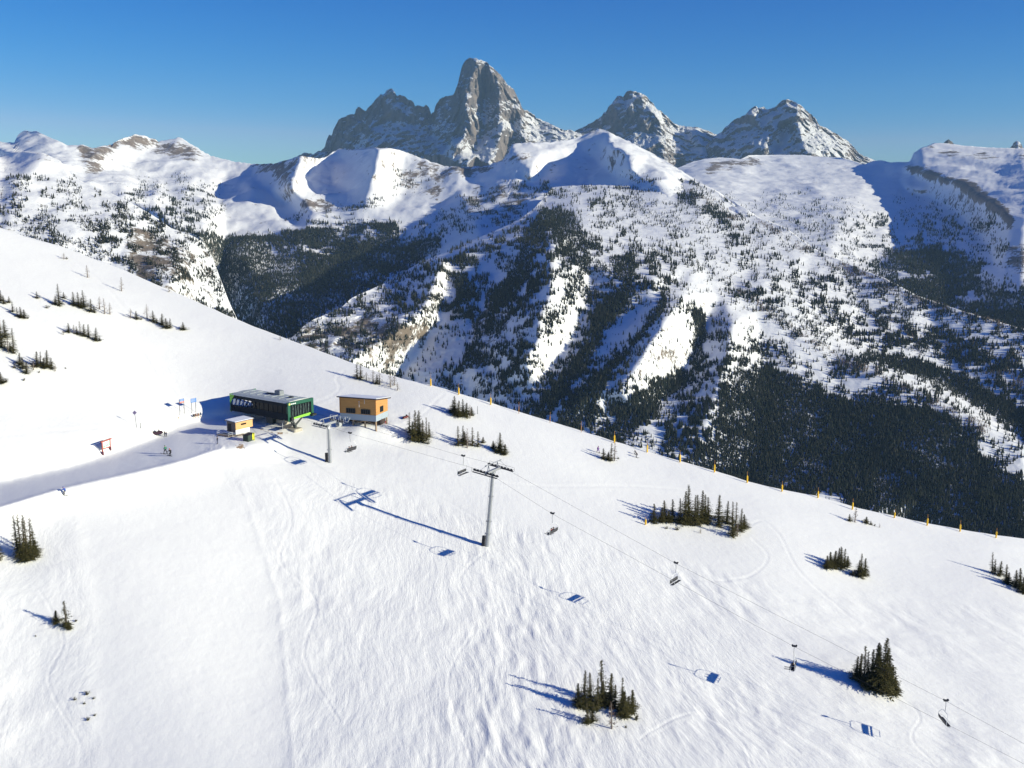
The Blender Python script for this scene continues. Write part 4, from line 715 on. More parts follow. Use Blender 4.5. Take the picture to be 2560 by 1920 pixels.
woods('mountain_forest', MTN, d1, 13.0, 0.165, ['f', 'f', 'p'], M_FOREST, 'dark conifer woods covering the mountainside across the canyon', 'forest', 3, keep=110, maxn=110000)
da = Ras(560, 2700, 430, 1520, 8); da.line([(1900, 560), (2000, 610), (2100, 665), (2300, 750), (2560, 830)], 16, .75).line([(2020, 850), (2100, 895), (2200, 940), (2330, 1000), (2460, 1075)], 20, .9).line([(1720, 470), (1850, 560)], 22, .5).line([(1850, 730), (1950, 800), (2040, 860)], 16, .4).poly([(1600, 850), (1700, 850), (1700, 930), (1600, 930)], .10).poly([(2130, 770), (2500, 880), (2560, 860), (2560, 960), (2300, 900)], .18).line([(2480, 930), (2560, 965)], 14, .6).blur(1)
woods('bare_aspen_wood', MTN, da, 8.5, 0.13, ['a', 'f'], M_ASPEN, 'thin brown leafless aspens along the mountain ridges', 'aspen wood', 5, maxn=5000)
d2 = Ras(-150, 760, 340, 920, 8); d2.poly([(-150, 430), (60, 440), (180, 450), (260, 490), (400, 560), (560, 610), (640, 680), (760, 820), (760, 920), (-150, 920)], .20).poly([(-150, 560), (0, 500), (100, 520), (200, 600), (300, 680), (-150, 660)], .26)
d2.poly([(230, 560), (330, 540), (430, 600), (470, 700), (560, 760), (500, 820), (380, 740), (280, 680)], .42).line([(260, 500), (330, 520), (400, 560), (440, 580)], 12, .6).poly([(520, 650), (640, 690), (620, 740), (540, 700)], .08).line([(560, 790), (700, 850)], 40, .7).blur(1)
woods('hillside_wood', HILL2, d2, 7.5, 0.17, ['f', 'p'], M_FOREST, 'scattered small conifers over the snowy hillside on the left', 'wood', 7, clumpsc=(22, 14), maxn=9000)
d3 = Ras(-150, 1980, 310, 920, 8); d3.A[:] = 0.0
d3.poly([(400, 560), (560, 590), (640, 592), (700, 585), (780, 572), (860, 568), (940, 556), (1000, 562), (1010, 600), (1110, 590), (1100, 640), (980, 700), (860, 770), (760, 830), (640, 900), (560, 900), (430, 760)], 1.0).poly([(860, 572), (960, 585), (900, 610), (850, 590)], .55)
d3.poly([(660, 612), (850, 622), (840, 640), (700, 650)], .7).poly([(560, 690), (640, 690), (690, 700), (770, 740), (740, 765), (650, 748), (590, 745)], .92).poly([(460, 740), (620, 770), (700, 800), (600, 800), (520, 790)], .92).poly([(300, 480), (380, 460), (520, 470), (560, 520), (540, 580), (440, 590), (350, 540)], .38).poly([(340, 450), (460, 445), (560, 470), (500, 480), (380, 480)], .22)  # wood over the snow knobs is added to darken them in place of shadow
d3.line([(800, 545), (860, 535), (920, 520), (960, 500)], 12, .55).line([(720, 540), (800, 540), (850, 520)], 14, .2).poly([(1140, 500), (1300, 460), (1380, 460), (1290, 560), (1150, 590), (1110, 560)], .36).line([(1560, 440), (1640, 460)], 10, .6).poly([(1030, 560), (1140, 520), (1130, 590), (1060, 600)], .3).poly([(960, 420), (1080, 440), (1100, 480), (980, 480)], .05).poly([(0, 400), (200, 440), (260, 480), (0, 480)], .06).blur(1)
woods('valley_forest', VALLEY, d3, 14, 0.165, ['f', 'p'], M_FOREST, 'dense dark forest filling the far valley floor', 'forest', 9, maxn=46000)
d4 = Ras(1560, 2700, 340, 1040, 8); d4.A[:] = 0.0
d4.poly([(1740, 480), (1900, 500), (2100, 500), (2200, 560), (2200, 700), (2000, 640), (1860, 560)], .14).poly([(1840, 500), (2000, 480), (2140, 510), (2180, 540), (2000, 530)], .10).poly([(2100, 560), (2230, 540), (2260, 640), (2150, 640)], .42).poly([(2230, 490), (2500, 530), (2480, 580), (2260, 560)], .14).poly([(2260, 540), (2500, 560), (2520, 640), (2300, 620)], .34)
d4.poly([(2130, 610), (2300, 600), (2450, 650), (2560, 640), (2700, 700), (2700, 900), (2400, 800), (2200, 720)], .95).poly([(2220, 610), (2280, 605), (2330, 612), (2300, 625), (2240, 622)], .05).poly([(2130, 625), (2200, 635), (2220, 650), (2150, 645)], .05).poly([(2440, 680), (2560, 620), (2700, 600), (2700, 720), (2500, 720)], .10).line([(2380, 620), (2500, 590)], 24, .1).poly([(2470, 700), (2560, 690), (2560, 730), (2480, 730)], .1).line([(2260, 690), (2330, 700)], 12, .1).line([(2400, 740), (2480, 760)], 12, .1).blur(1)
woods('basin_forest', BASIN, d4, 13.5, 0.18, ['f', 'p'], M_FOREST, 'dark forest in the shaded bottom of the right basin', 'forest', 13, maxn=20000)
# the nearest trees on the far mountainside, each on its own
M_SINGLE = simple('lone_conifer_needles', (0.035, 0.038, 0.018), 0.9, var=.5, sc=.3, spec=.05)
TM = []
for q in range(3):
    TV, TF = tree_template('f', 950 + q); me = bpy.data.meshes.new('conifer'); me.from_pydata(TV.tolist(), [], TF.tolist()); me.materials.append(M_SINGLE); TM.append(me)
for i, (P, h, w, r, k, u, v) in enumerate(FARKEEP):
    o = bpy.data.objects.new('conifer', TM[i % 3]); link(o); o.location = (P[0], P[1], P[2] - .3); o.scale = (w, w, h); o.rotation_euler = (0, 0, r)
    tag(o, 'tall conifer in the dark wooded slope just across the canyon', 'conifer', 'nearest conifers of the wooded slope across the canyon')
# ------------------------------------------------------------------ built things on the slope
class MB:
    def __init__(s): s.V, s.F = [], []
    def box(s, c, d, r=None, bev=0.0):
        c = Vector(c); hx, hy, hz = d[0] / 2, d[1] / 2, d[2] / 2; b = len(s.V)
        if bev <= 0:
            q = [Vector((x * hx, y * hy, z * hz)) for x in (-1, 1) for y in (-1, 1) for z in (-1, 1)]; f = [(0, 1, 3, 2), (4, 6, 7, 5), (0, 4, 5, 1), (2, 3, 7, 6), (0, 2, 6, 4), (1, 5, 7, 3)]
        else:
            g = bev; o = [(-hx + g, -hy), (hx - g, -hy), (hx, -hy + g), (hx, hy - g), (hx - g, hy), (-hx + g, hy), (-hx, hy - g), (-hx, -hy + g)]
            q = [Vector((x, y, -hz)) for x, y in o] + [Vector((x, y, hz)) for x, y in o]; f = [tuple(range(7, -1, -1)), tuple(range(8, 16))] + [(k, (k + 1) % 8, 8 + (k + 1) % 8, 8 + k) for k in range(8)]
        s.V += [c + (r @ v if r else v) for v in q]; s.F += [tuple(b + i for i in t) for t in f]; return s
    def tube(s, p0, p1, r0, r1=None, n=8): tube(s.V, s.F, p0, p1, r0, r0 if r1 is None else r1, n); return s
    def path(s, P, r, n=6):
        for a, b in zip(P[:-1], P[1:]): s.tube(a, b, r, r, n)
        return s
    def prism(s, poly, axis, a0, a1):
        """poly in the two other axes, extruded along axis from a0 to a1"""
        b = len(s.V); n = len(poly)
        for a in (a0, a1):
            for (x, y) in poly: s.V.append(Vector({'x': (a, x, y), 'y': (x, a, y), 'z': (x, y, a)}[axis]))
        s.F += [tuple(b + i for i in range(n - 1, -1, -1)), tuple(b + n + i for i in range(n))] + [(b + k, b + (k + 1) % n, b + n + (k + 1) % n, b + n + k) for k in range(n)]; return s
    def build(s, name, m, parent=None): return meshobj(name, s.V, s.F, m, parent)
MAT = {}
def M(name, col, **k):
    if name not in MAT: MAT[name] = simple(name, col, **k)
    return MAT[name]
STEEL = M('galvanised_steel', (0.36, 0.37, 0.39), rough=.45, metal=.5, var=.12); PALE = M('pale_steel', (0.62, 0.64, 0.66), rough=.5, metal=.2, var=.1); DARK = M('dark_rubber_and_steel', (0.035, 0.035, 0.042), rough=.6); BLACK = M('black_pad', (0.02, 0.02, 0.022), rough=.7)
GREEN = M('dark_green_panel', (0.008, 0.088, 0.052), rough=.45, var=.08); LIME = M('lime_green_panel', (0.25, 0.62, 0.06), rough=.45, var=.05); NAVY = M('blue_black_panel', (0.006, 0.014, 0.024), rough=.6, var=.2, spec=.15); GLASSD = M('dark_glass', (0.006, 0.010, 0.014), rough=.35, spec=.15)
ROOFG = M('grey_metal_roof', (0.50, 0.54, 0.52), rough=.55, var=.12, sc=1.2); WOOD = M('orange_cedar_boards', (0.50, 0.25, 0.075), rough=.6, var=.22, sc=1.5, scale3=(.4, .4, 9)); WOODP = M('pale_cedar_boards', (0.66, 0.38, 0.16), rough=.6, var=.18, sc=1.5, scale3=(.4, .4, 8))
GREYP = M('grey_metal_skirt', (0.34, 0.40, 0.45), rough=.55, var=.06); DKROOF = M('dark_brown_roof', (0.035, 0.022, 0.03), rough=.6); CONC = M('concrete', (0.46, 0.42, 0.34), rough=.9); SNOWM = M('loose_snow', (0.86, 0.88, 0.92), rough=.7, var=.03)
YEL = M('yellow_padding', (0.95, 0.55, 0.02), rough=.6, var=.08); BAMB = M('bamboo', (0.42, 0.20, 0.07), rough=.7); REDW = M('red_stained_timber', (0.42, 0.10, 0.07), rough=.7); RED = M('red_plastic', (0.65, 0.04, 0.04), rough=.4); WHITE = M('white_paint', (0.8, 0.8, 0.8), rough=.5, var=.04)
BLUE = M('sign_blue', (0.05, 0.20, 0.55), rough=.5); ORANGE = M('sign_orange', (0.75, 0.20, 0.12), rough=.5); TIMB = M('round_timber', (0.38, 0.27, 0.17), rough=.85); OLIVE = M('dark_green_cabinet', (0.03, 0.05, 0.035), rough=.5); YLINE = M('yellow_stripe', (0.75, 0.75, 0.05), rough=.5)
def depth(P): return P.y * CP - P.z * SP
def mpp(P): return depth(P) / FPX
HV = Vector((.815, -.579, 0)); PV = Vector((.579, .815, 0)); RZ = math.atan2(HV.y, HV.x)
def on_line(X0, hd, u, v):
    r = ray(u, v); s = (X0.y * r[0] - X0.x * r[1]) / (hd.x * r[1] - hd.y * r[0]); P = Vector((X0.x + hd.x * s, X0.y + hd.y * s, 0)); P.z = r[2] * P.y / r[1]; return P
def at_xy(x, y, v):
    """height of the point above (x, y) that shows on picture row v"""
    t = (v - CY) / FPX
    # v: t = -(z*CP + y*SP) / (y*CP - z*SP)
    z = -(t * y * CP + y * SP) / (CP - t * SP); return Vector((x, y, z))
# ---- lift towers
B1, B2 = onslope(825, 1156), onslope(1217, 1365)
T2 = at_xy(B2.x + HV.x * 1.7, B2.y + HV.y * 1.7, 1178); T1 = at_xy(B1.x - HV.x * .1, B1.y - HV.y * .1, 1060)
_d = T2 - T1; LH = Vector((_d.x, _d.y, 0)).normalized(); LP = Vector((-LH.y, LH.x, 0)); LRZ = math.atan2(LH.y, LH.x); GA = 2.75
def tower(name_label, B, T, asm, wheels, tall, lattice):
    rt = empty('lift_tower', B, LRZ); tag(rt, name_label, 'lift tower', 'chairlift towers')
    dl = T - B; l = Vector((dl.dot(LH), dl.dot(LP), dl.z)); up = l.normalized()
    b = MB(); n = 6 if tall else 3; r0, r1 = (.48, .34) if tall else (.42, .32)
    for k in range(n): 
        a = l * (k / n); c = l * ((k + 1) / n); ra = r0 + (r1 - r0) * k / n; rc = r0 + (r1 - r0) * (k + 1) / n; b.tube(a - up * (.8 if k == 0 else 0), c, ra, rc, 14)
    b.build('column', STEEL, rt)
    fl = MB()
    for k in ((1, 2, 4) if tall else (1,)): fl.tube(l * (k / n) - up * .06, l * (k / n) + up * .06, (r0 + (r1 - r0) * k / n) + .14, n=14)
    fl.build('flange', STEEL, rt)
    ld = MB(); off = Vector((-.15, -.75, 0)) if tall else Vector((-.1, -.6, 0))
    for sx in (-.2, .2): ld.tube(off + Vector((sx, 0, .3)), l + off * .75 + Vector((sx, 0, 0)), .028, n=4)
    for k in range(int(l.z / .4)): q = off * (1 - .25 * k * .4 / l.z) + l * (k * .4 / l.z) + Vector((0, 0, .4)); ld.tube(q + Vector((-.2, 0, 0)), q + Vector((.2, 0, 0)), .018, n=3)
    ld.build('ladder', STEEL, rt)
    if tall or 1: pd = MB(); pd.tube(l * (.2 / l.z) + Vector((-.55, -.35, 0)), l * (2.2 / l.z) + Vector((-.55, -.35, 0)), .52 if tall else .42, n=10); pd.build('base_pad', BLACK, rt)
    dr = Vector((1, 0, -.10)).normalized()
    ca = MB(); ca.box(l + Vector((0, 0, .15)), (.55, 2 * GA + .2, .5), bev=.08); ca.box(l + Vector((0, 0, -.25)), (.8, .9, .5)); ca.build('crossarm', STEEL, rt)
    sl = (T2.z - T1.z) / max(1, (T2 - T1).xy.length); tilt = math.atan2(-sl, 1); Rm = Matrix.Rotation(tilt if tall else tilt * .6, 3, 'Y')
    for sd in (-1, 1):
        c = l + Vector((0, sd * GA, .25)); a = MB(); L2 = asm / 2
        a.box(c, (asm, .12, .2), Rm); a.box(c + Rm @ Vector((0, sd * .42, -.35)), (asm * .96, .5, .05), Rm)
        for k in range(4): a.box(c + Rm @ Vector((-L2 + asm * (k + .5) / 4, 0, -.13)), (asm / 4 * .8, .16, .12), Rm)
        for q in (-L2, -L2 * .33, L2 * .33, L2): a.tube(c + Rm @ Vector((q, sd * .65, -.35)), c + Rm @ Vector((q, sd * .65, .45)), .022, n=4)
        a.tube(c + Rm @ Vector((-L2, sd * .65, .45)), c + Rm @ Vector((L2, sd * .65, .45)), .022, n=4); a.tube(c + Rm @ Vector((-L2, sd * .65, 0.05)), c + Rm @ Vector((L2, sd * .65, .05)), .02, n=4)
        fr = a.build('sheave_frame', DARK if tall else STEEL, rt)
        for k in range(wheels):
            w = MB(); p = c + Rm @ Vector((-L2 + asm * (k + .5) / wheels, 0, .05)); w.tube(p + Vector((0, -.09, 0)), p + Vector((0, .09, 0)), .24, n=12); w.tube(p + Vector((0, -.11, 0)), p + Vector((0, .11, 0)), .08, n=8); w.build('sheave_wheel', DARK, fr)
    lf = MB(); zt = 1.25 if tall else 1.0
    for sd in (-1, 1):
        for x in (-.25, .25): lf.tube(l + Vector((x, sd * GA * .62, .3)), l + Vector((0, sd * GA * .62, zt + .5)), .07, n=6)
    lf.tube(l + Vector((0, -GA * .95, zt + .5)), l + Vector((0, GA * 1.15, zt + .5)), .10, n=8)
    for sd in (-1, 1): lf.box(l + Vector((0, sd * GA * 1.0, zt + .42)), (.3, .35, .25)); lf.tube(l + Vector((0, sd * GA * 1.0, zt + .4)), l + Vector((1.7 * sd, sd * GA, .4)), .03, n=4)
    lf.build('lifting_frame', STEEL, rt)
    if lattice:
        g = MB()
        for y in (GA + .9,):
            for z in (.1, 1.2): g.tube(l + Vector((-2.6, y, z)), l + Vector((2.6, y, z)), .09, n=6)
            for k in range(8): x = -2.6 + 5.2 * k / 7; g.tube(l + Vector((x, y, .1)), l + Vector((x + (.7 if k % 2 else -.0), y, 1.2)), .06, n=5)
        g.build('work_platform', PALE, rt)
    sg = MB(); sg.box(l + Vector((.5, -.35, -.75)), (.04, .5, .6)); sg.build('number_plate', WHITE, rt)
    return l
tower('short grey lift tower in front of the orange building', B1, T1, 4.2, 6, False, True)
tower('tall leaning grey lift tower standing in the middle of the slope', B2, T2, 6.2, 8, True, False)
# ---- hauling ropes
n1, f1, n2, f2 = T1 - LP * GA, T1 + LP * GA, T2 - LP * GA, T2 + LP * GA
for q in (n1, f1, n2, f2): q.z += .55
H2 = LH
near = [n1, on_line(n1, LH, 875, 1084), n2, on_line(n2, H2, 1381, 1285), on_line(n2, H2, 1986, 1617), on_line(n2, H2, 2450, 1853), on_line(n2, H2, 2680, 1972)]
far = [f1, on_line(f1, LH, 1158, 1141), f2, on_line(f2, H2, 1690, 1409), on_line(f2, H2, 2365, 1753), on_line(f2, H2, 2680, 1925)]
STF = onslope(705, 1088); SC = pt(720, 1052, depth(STF))      # front near lower corner of the terminal hull
def span(P, sag=.0):
    out = []
    for a, b in zip(P[:-1], P[1:]):
        for k in range(8): t = k / 8; q = a.lerp(b, t); q.z -= sag * 4 * t * (1 - t); out.append(q)
    return out + [P[-1]]
st_n = SC + PV * 1.3 + Vector((0, 0, 1.0)); st_f = SC + PV * 6.7 + Vector((0, 0, 1.0))
for nm, P in (('carrying', [st_n - HV * 14, st_n] + near), ('returning', [st_f - HV * 14, st_f] + far)):
    r = MB().path(span(P), .019, 5); o = r.build('haul_rope', DARK); tag(o, f'thin dark steel rope {nm} the ' + ('occupied chairs uphill, nearer side of the towers' if nm == 'carrying' else 'empty chairs downhill, farther side of the towers'), 'rope', 'ropes of the chairlift')
# ---- chairs
def make_chair():
    t = empty('lift_chair'); s = 1.12
    g = MB(); g.box((0, 0, .05), (.7, .22, .26), bev=.05); g.tube((-.3, -.12, .15), (-.3, .12, .15), .14, n=10); g.tube((.3, -.12, .15), (.3, .12, .15), .14, n=10); g.build('grip', DARK, t)
    MB().path([(0, .0, -.05), (.04, 0, -.9), (-.02, 0, -1.75)], .045).build('hanger', STEEL, t)
    f = MB(); z1, z2 = -1.75, -3.45
    f.path([(0, -.55, z1 - .05), (0, .55, z1 - .05)], .04)
    for y in (-1, 1): f.path([(0, y * .5, z1), (-.05, y * .95, z1 - .25), (-.3, y * 1.18, z1 - .8), (-.35, y * 1.18, z2 + .2), (-.1, y * 1.15, z2 - .15), (.35, y * 1.12, z2 - .08)], .035)
    f.build('bail_frame', PALE, t)
    MB().box((.08, 0, z2), (.55, 2.2, .10), Matrix.Rotation(math.radians(-8), 3, 'Y'), .0).build('seat', DARK, t)
    MB().box((-.33, 0, z2 + .38), (.09, 2.2, .55), Matrix.Rotation(math.radians(-10), 3, 'Y')).build('backrest', DARK, t)
    r = MB()
    for y in (-.9, .9): r.path([(-.3, y, z2 + .75), (.35, y, z2 + .45), (.55, y * .8, z2 - .55)], .025, 5)
    r.path([(.35, -.9, z2 + .45), (.35, .9, z2 + .45)], .025); r.path([(.55, -.75, z2 - .55), (.55, .75, z2 - .55)], .03); r.build('restraint_bar', PALE, t)
    for c in t.children: c.scale = (s, s * (1.28 if c.name.split('.')[0] != 'grip' else 1), s)
    return t
def copy_tree(o):
    c = o.copy(); COL.objects.link(c)
    for ch in o.children:
        q = ch.copy(); COL.objects.link(q); q.parent = c
    return c
C0 = make_chair()
SEATS = []
chair_at = [(near[1], LRZ + math.pi, 'chair carrying two riders just below the top terminal', 1), (far[1], LRZ, 'empty chair with its dark seat hanging just left of the tall tower', 0), (near[3], LRZ + math.pi, 'chair carrying two riders right of the tall tower', 1),
            (far[3], LRZ - .08, 'empty chair hanging over the mogul slope midway down the right', 0), (near[4], LRZ + math.pi + .25, 'occupied chair beside the long shadow of the dense grove', 1), (far[4], LRZ + .55, 'empty chair lowest of all, seen side-on at the bottom right', 0),
            (st_n - HV * 15.5 - PV * .1 + Vector((0, 0, .7)), LRZ + math.pi, 'chair at the left end under the terminal beside the small hut', 0), (st_n - HV * 2.0 + Vector((0, 0, .7)), LRZ + math.pi, 'chair swinging under the front half of the terminal', 0)]
for i, (P, rz, lab, occ) in enumerate(chair_at):
    c = C0 if i == 0 else copy_tree(C0); c.location = P + Vector((0, 0, .08)); c.rotation_euler = (0, 0, rz); tag(c, lab, 'chairlift chair', 'chairs of the lift'); SEATS.append((c, occ))
# ---- top terminal
tm = empty('lift_terminal', (STF.x, STF.y, ground(STF.x, STF.y)), RZ); tag(tm, 'long dark glassy lift terminal with green end frame and grey roof', 'lift station')
o_ = SC - tm.location; ox, oy, oz = o_.dot(HV), o_.dot(PV), o_.z
TL, TW, TH = 20.3, 8.2, 4.0
def tl(x, y, z): return (ox + x, oy + y, oz + z)
side = [(-TL, .1), (-TL + .5, 0), (0, 0), (0, TH), (-TL + .2, TH), (-TL, TH - .4)]
b = MB()
for y0, y1 in ((oy, oy + .18), (oy + TW - .18, oy + TW)):
    b.prism([(ox + x, oz + z) for x, z in [(-TL, .15), (-TL + .3, 0), (-.02, 0), (-.02, 1.55), (-TL, 1.55)]], 'y', y0, y1); b.prism([(ox + x, oz + z) for x, z in [(-TL, 3.25), (-.02, 3.25), (-.02, TH - .02), (-TL, TH - .02)]], 'y', y0, y1)
b.box(tl(-TL / 2, TW / 2, .1), (TL - .7, TW - .4, .16))
for k in range(7): b.box(tl(-9.9 + k * 1.6, .08, 2.4), (.12, .12, 1.72))
b.build('hull_side', NAVY, tm)
b = MB(); b.box(tl(-6.2, .12, 2.4), (12.2, .05, 1.66)); b.box(tl(-TL / 2, TW - .12, 2.4), (TL - .3, .05, 1.66)); b.build('side_glazing', GLASSD, tm)
b = MB()
for k in range(6):
    x = -19.4 + k * 1.35; w = (.78, .72, .66, .58, .46, .3)[k]; h0, h1 = 1.65 + .1 * k, 3.15 - .12 * k
    b.prism([(ox + x, oz + h0), (ox + x + w * .8, oz + h0 + .05), (ox + x + w * 1.15, oz + h0 + .5), (ox + x + w * 1.2 + .25, oz + h1 - .2), (ox + x + w + .1, oz + h1), (ox + x + w * .4 + .1, oz + h1 - .05), (ox + x + .1, oz + (h0 + h1) / 2)], 'y', oy + .0, oy + .14)
b.build('bright_view_window', PALE, tm)  # opaque pale panels: the brightness seen through the windows is painted on
b = MB()
for k in range(7): x = -19.6 + k * 1.35; b.tube(tl(x, .06, 1.5), tl(x + .55, .06, 3.3), .11, n=6); b.tube(tl(x + .7, .07, 1.5), tl(x + .1, .07, 3.3), .07, n=6)
b.build('side_bracing', NAVY, tm)
b = MB(); b.prism([(ox - TL - .04, oz + 1.9), (ox - TL + .35, oz + 2.2), (ox - TL + 1.6, oz + TH + .03), (ox - TL - .04, oz + TH + .03)], 'y', oy - .06, oy - .02); b.build('lime_corner_panel', LIME, tm)
b = MB(); b.prism([(oy + .1, oz + TH), (oy + 1.2, oz + TH + .32), (oy + TW / 2, oz + TH + .5), (oy + TW - 1.2, oz + TH + .32), (oy + TW - .1, oz + TH)], 'x', ox - TL + .25, ox - .45)
for k in range(1, 8): b.box(tl(-TL + k * 2.53, TW / 2, TH + .49), (.05, TW * .5, .05))
b.build('roof', ROOFG, tm)
b = MB(); b.box(tl(-8.6, 5.4, TH + .95), (1.9, 1.5, 1.0), bev=.12); b.box(tl(-8.6, 5.4, TH + 1.5), (1.6, 1.2, .12)); b.build('roof_unit', M('grey_box', (.22, .24, .26)), tm)
b = MB(); b.box(tl(-11.0, 4.6, TH + .62), (2.4, .8, .15)); b.box(tl(-3.4, 4.4, TH + .65), (1.1, .7, .25)); b.build('roof_hatch', DARK, tm)
def frame(nm, x, m, t=.75, th=.5):
    f = MB(); f.box(tl(x, t / 2, TH / 2), (th, t, TH + .5)); f.box(tl(x, TW - t / 2, TH / 2), (th, t, TH + .5)); f.box(tl(x, TW / 2, TH + .25 - .38), (th, TW - 2 * t, .76)); f.build(nm, m, tm)
frame('front_frame', -.1, GREEN); frame('back_frame', -TL, M('dull_green_trim', (.08, .20, .13)), .35, .3)
b = MB(); b.box(tl(.0, TW / 2, TH * .47), (.06, TW - 1.5, TH * .74)); b.build('front_glazing', GLASSD, tm)
b = MB()
for k in range(1, 8): b.box(tl(.06, .75 + (TW - 1.5) * k / 8, TH * .47), (.08, .07, TH * .74))
for k in range(5): b.tube(tl(.1, 1.1 + k * 1.25, .5), tl(.1, 1.8 + k * 1.25, 2.9), .05, n=4)
b.build('glazing_bar', M('grey_green_trim', (.14, .2, .18)), tm)
b = MB(); b.prism([(oy + 1.3, oz + .15), (oy + TW - .9, oz + .25), (oy + TW - 1.3, oz + .9), (oy + 1.6, oz + .55)], 'x', ox + .12, ox + .3); b.build('lime_bumper', LIME, tm)
b = MB(); b.box(tl(.55, TW - .7, .35), (1.2, 1.3, .45)); b.box(tl(.35, .9, .3), (.8, .7, .8)); b.build('rope_guide', BLACK, tm)
b = MB(); b.box(tl(.17, .5, TH - .15), (.03, .42, .42)); b.build('logo_mark', M('logo_yellow', (.8, .75, .15)), tm); b = MB()
for k in range(5): b.box(tl(.17, 1.02 + k * .34, TH - .16), (.03, .24, .2 if k % 2 else .26))
b.build('logo_lettering', WHITE, tm)
b = MB(); gz = lambda x, y: ground(tm.location.x + HV.x * x + PV.x * y, tm.location.y + HV.y * x + PV.y * y) - tm.location.z
xb, yb = ox - 9.0, oy + 3.2; b.box((xb, yb, (oz + gz(xb, yb)) / 2 - .2), (2.1, 2.0, oz - gz(xb, yb) + .4), bev=.1); b.build('rear_mast', M('mast_grey', (.07, .08, .08)), tm)
b = MB(); xf, yf = ox - 1.6, oy + 3.6; g0 = gz(xf, yf); b.tube((xf, yf, g0 - .3), (xf + .2, yf, g0 + 1.4), .38, .34, 10)
for sy in (-1, 1): b.tube((xf + .2, yf, g0 + 1.2), (xf + .9, yf + sy * 1.9, oz + .1), .26, .2, 8)
b.tube((xf - .2, yf, g0 + .6), (xf - 2.4, yf, oz + .1), .2, n=8); b.build('front_leg', M('mast_grey', (.07, .08, .08)), tm)
b = MB(); b.box((xf - .2, yf, g0 + .12), (3.0, 2.6, .7), bev=.2); b.box((xf - 5.2, yf + .4, gz(xf - 5, yf) + .35), (4.6, 1.2, 1.1), bev=.25); b.build('concrete_footing', CONC, tm)
b = MB(); xw = ox - 2.5; 
b.tube((ox - 13.5, oy + 4, oz + .55), (ox - 13.5, oy + 4, oz + .8), 2.5, n=24); b.build('bullwheel', DARK, tm)
# ---- operator hut
HB = onslope(590, 1090); hut = empty('operator_hut', (HB.x, HB.y, ground(HB.x, HB.y)), RZ); tag(hut, 'small timber and white operator hut with snowy roof beside the terminal', 'hut')
hw, hd_, hh = 4.1, 3.0, 3.65; z0 = .45
b = MB(); b.box((-hd_ / 2, hw / 2, z0 + .6), (hd_, hw, 1.3)); b.box((-hd_ - .0, hw / 2, z0 + 2.4), (.15, hw, 2.3)); b.build('wall', WHITE, hut)
b = MB(); b.box((.02, hw / 2 + .4, z0 + 2.3), (.16, hw + .9, 2.15)); b.build('timber_cladding', WOODP, hut)
b = MB(); b.box((-hd_ / 2 - .05, .04, z0 + 1.9), (hd_ - .1, .1, 2.9)); b.build('shaded_end_wall', M('shade_darkened_boards', (.16, .12, .11)), hut)  # board colour darkened to carry the shade on this end
b = MB(); b.box((-hd_ / 2 - .55, -.04, z0 + 1.75), (1.1, .06, 2.1)); b.build('doorway', BLACK, hut)  # black sheet stands for the unlit inside behind the opening
b = MB(); b.box((.12, hw / 2 + .2, z0 + 2.55), (.06, 1.5, .45)); b.build('window', GLASSD, hut)
b = MB(); b.prism([(-hd_ - .4, z0 + 3.5), (.35, z0 + 3.38), (.35, z0 + 3.55), (-hd_ - .4, z0 + 3.68)], 'y', -.4, hw + 1.1); r_ = b.build('roof', M('roof_edge_grey', (.10, .09, .11)), hut)
b = MB(); b.prism([(-hd_ - .35, z0 + 3.69), (.28, z0 + 3.56), (.2, z0 + 3.68), (-hd_ + .3, z0 + 3.86), (-hd_ - .3, z0 + 3.82)], 'y', -.3, hw + 1.0); b.build('roof_snow', SNOWM, r_)
b = MB(); b.box((-hd_ / 2 - .4, -1.2, .25), (hd_ + 1.2, 2.2, .12)); b.box((.5, .8, .2), (.9, 2.2, .12)); 
for (x, y) in ((-hd_ - .9, -2.2), (.1, -2.2), (-hd_ - .9, -.3)): b.tube((x, y, -.8), (x, y, .3), .08, n=6)
b.build('deck', M('deck_planks', (.22, .17, .13)), hut)
b = MB(); zr = 1.3
for (p, q) in (((-hd_ - .9, -2.2), (.1, -2.2)), ((-hd_ - .9, -2.2), (-hd_ - .9, -.2)), ((.1, -2.2), (.1, -1.0))):
    for z in (zr, .8): b.tube((*p, z), (*q, z), .05, n=5)
    for e in (p, q): b.tube((*e, .2), (*e, zr), .05, n=5)
b.build('railing', PALE, hut)
hut.scale = (1, 1, .82)
# ---- cabinet with a yellow stripe
GB = onslope(622, 1101); cb = empty('equipment_cabinet', (GB.x, GB.y, ground(GB.x, GB.y)), RZ + .3); tag(cb, 'dark green equipment cabinet with a bright yellow stripe in front of the hut', 'cabinet')
MB().box((0, 0, .65), (1.4, 2.6, 1.5), bev=.08).build('body', OLIVE, cb); MB().box((0, 0, 1.46), (1.6, 2.8, .12)).build('lid', BLACK, cb); MB().box((.72, .6, .85), (.06, .45, 1.5)).build('stripe', YLINE, cb); MB().tube((.85, 1.0, -.4), (.85, 1.0, 1.6), .07).build('bollard', YLINE, cb)
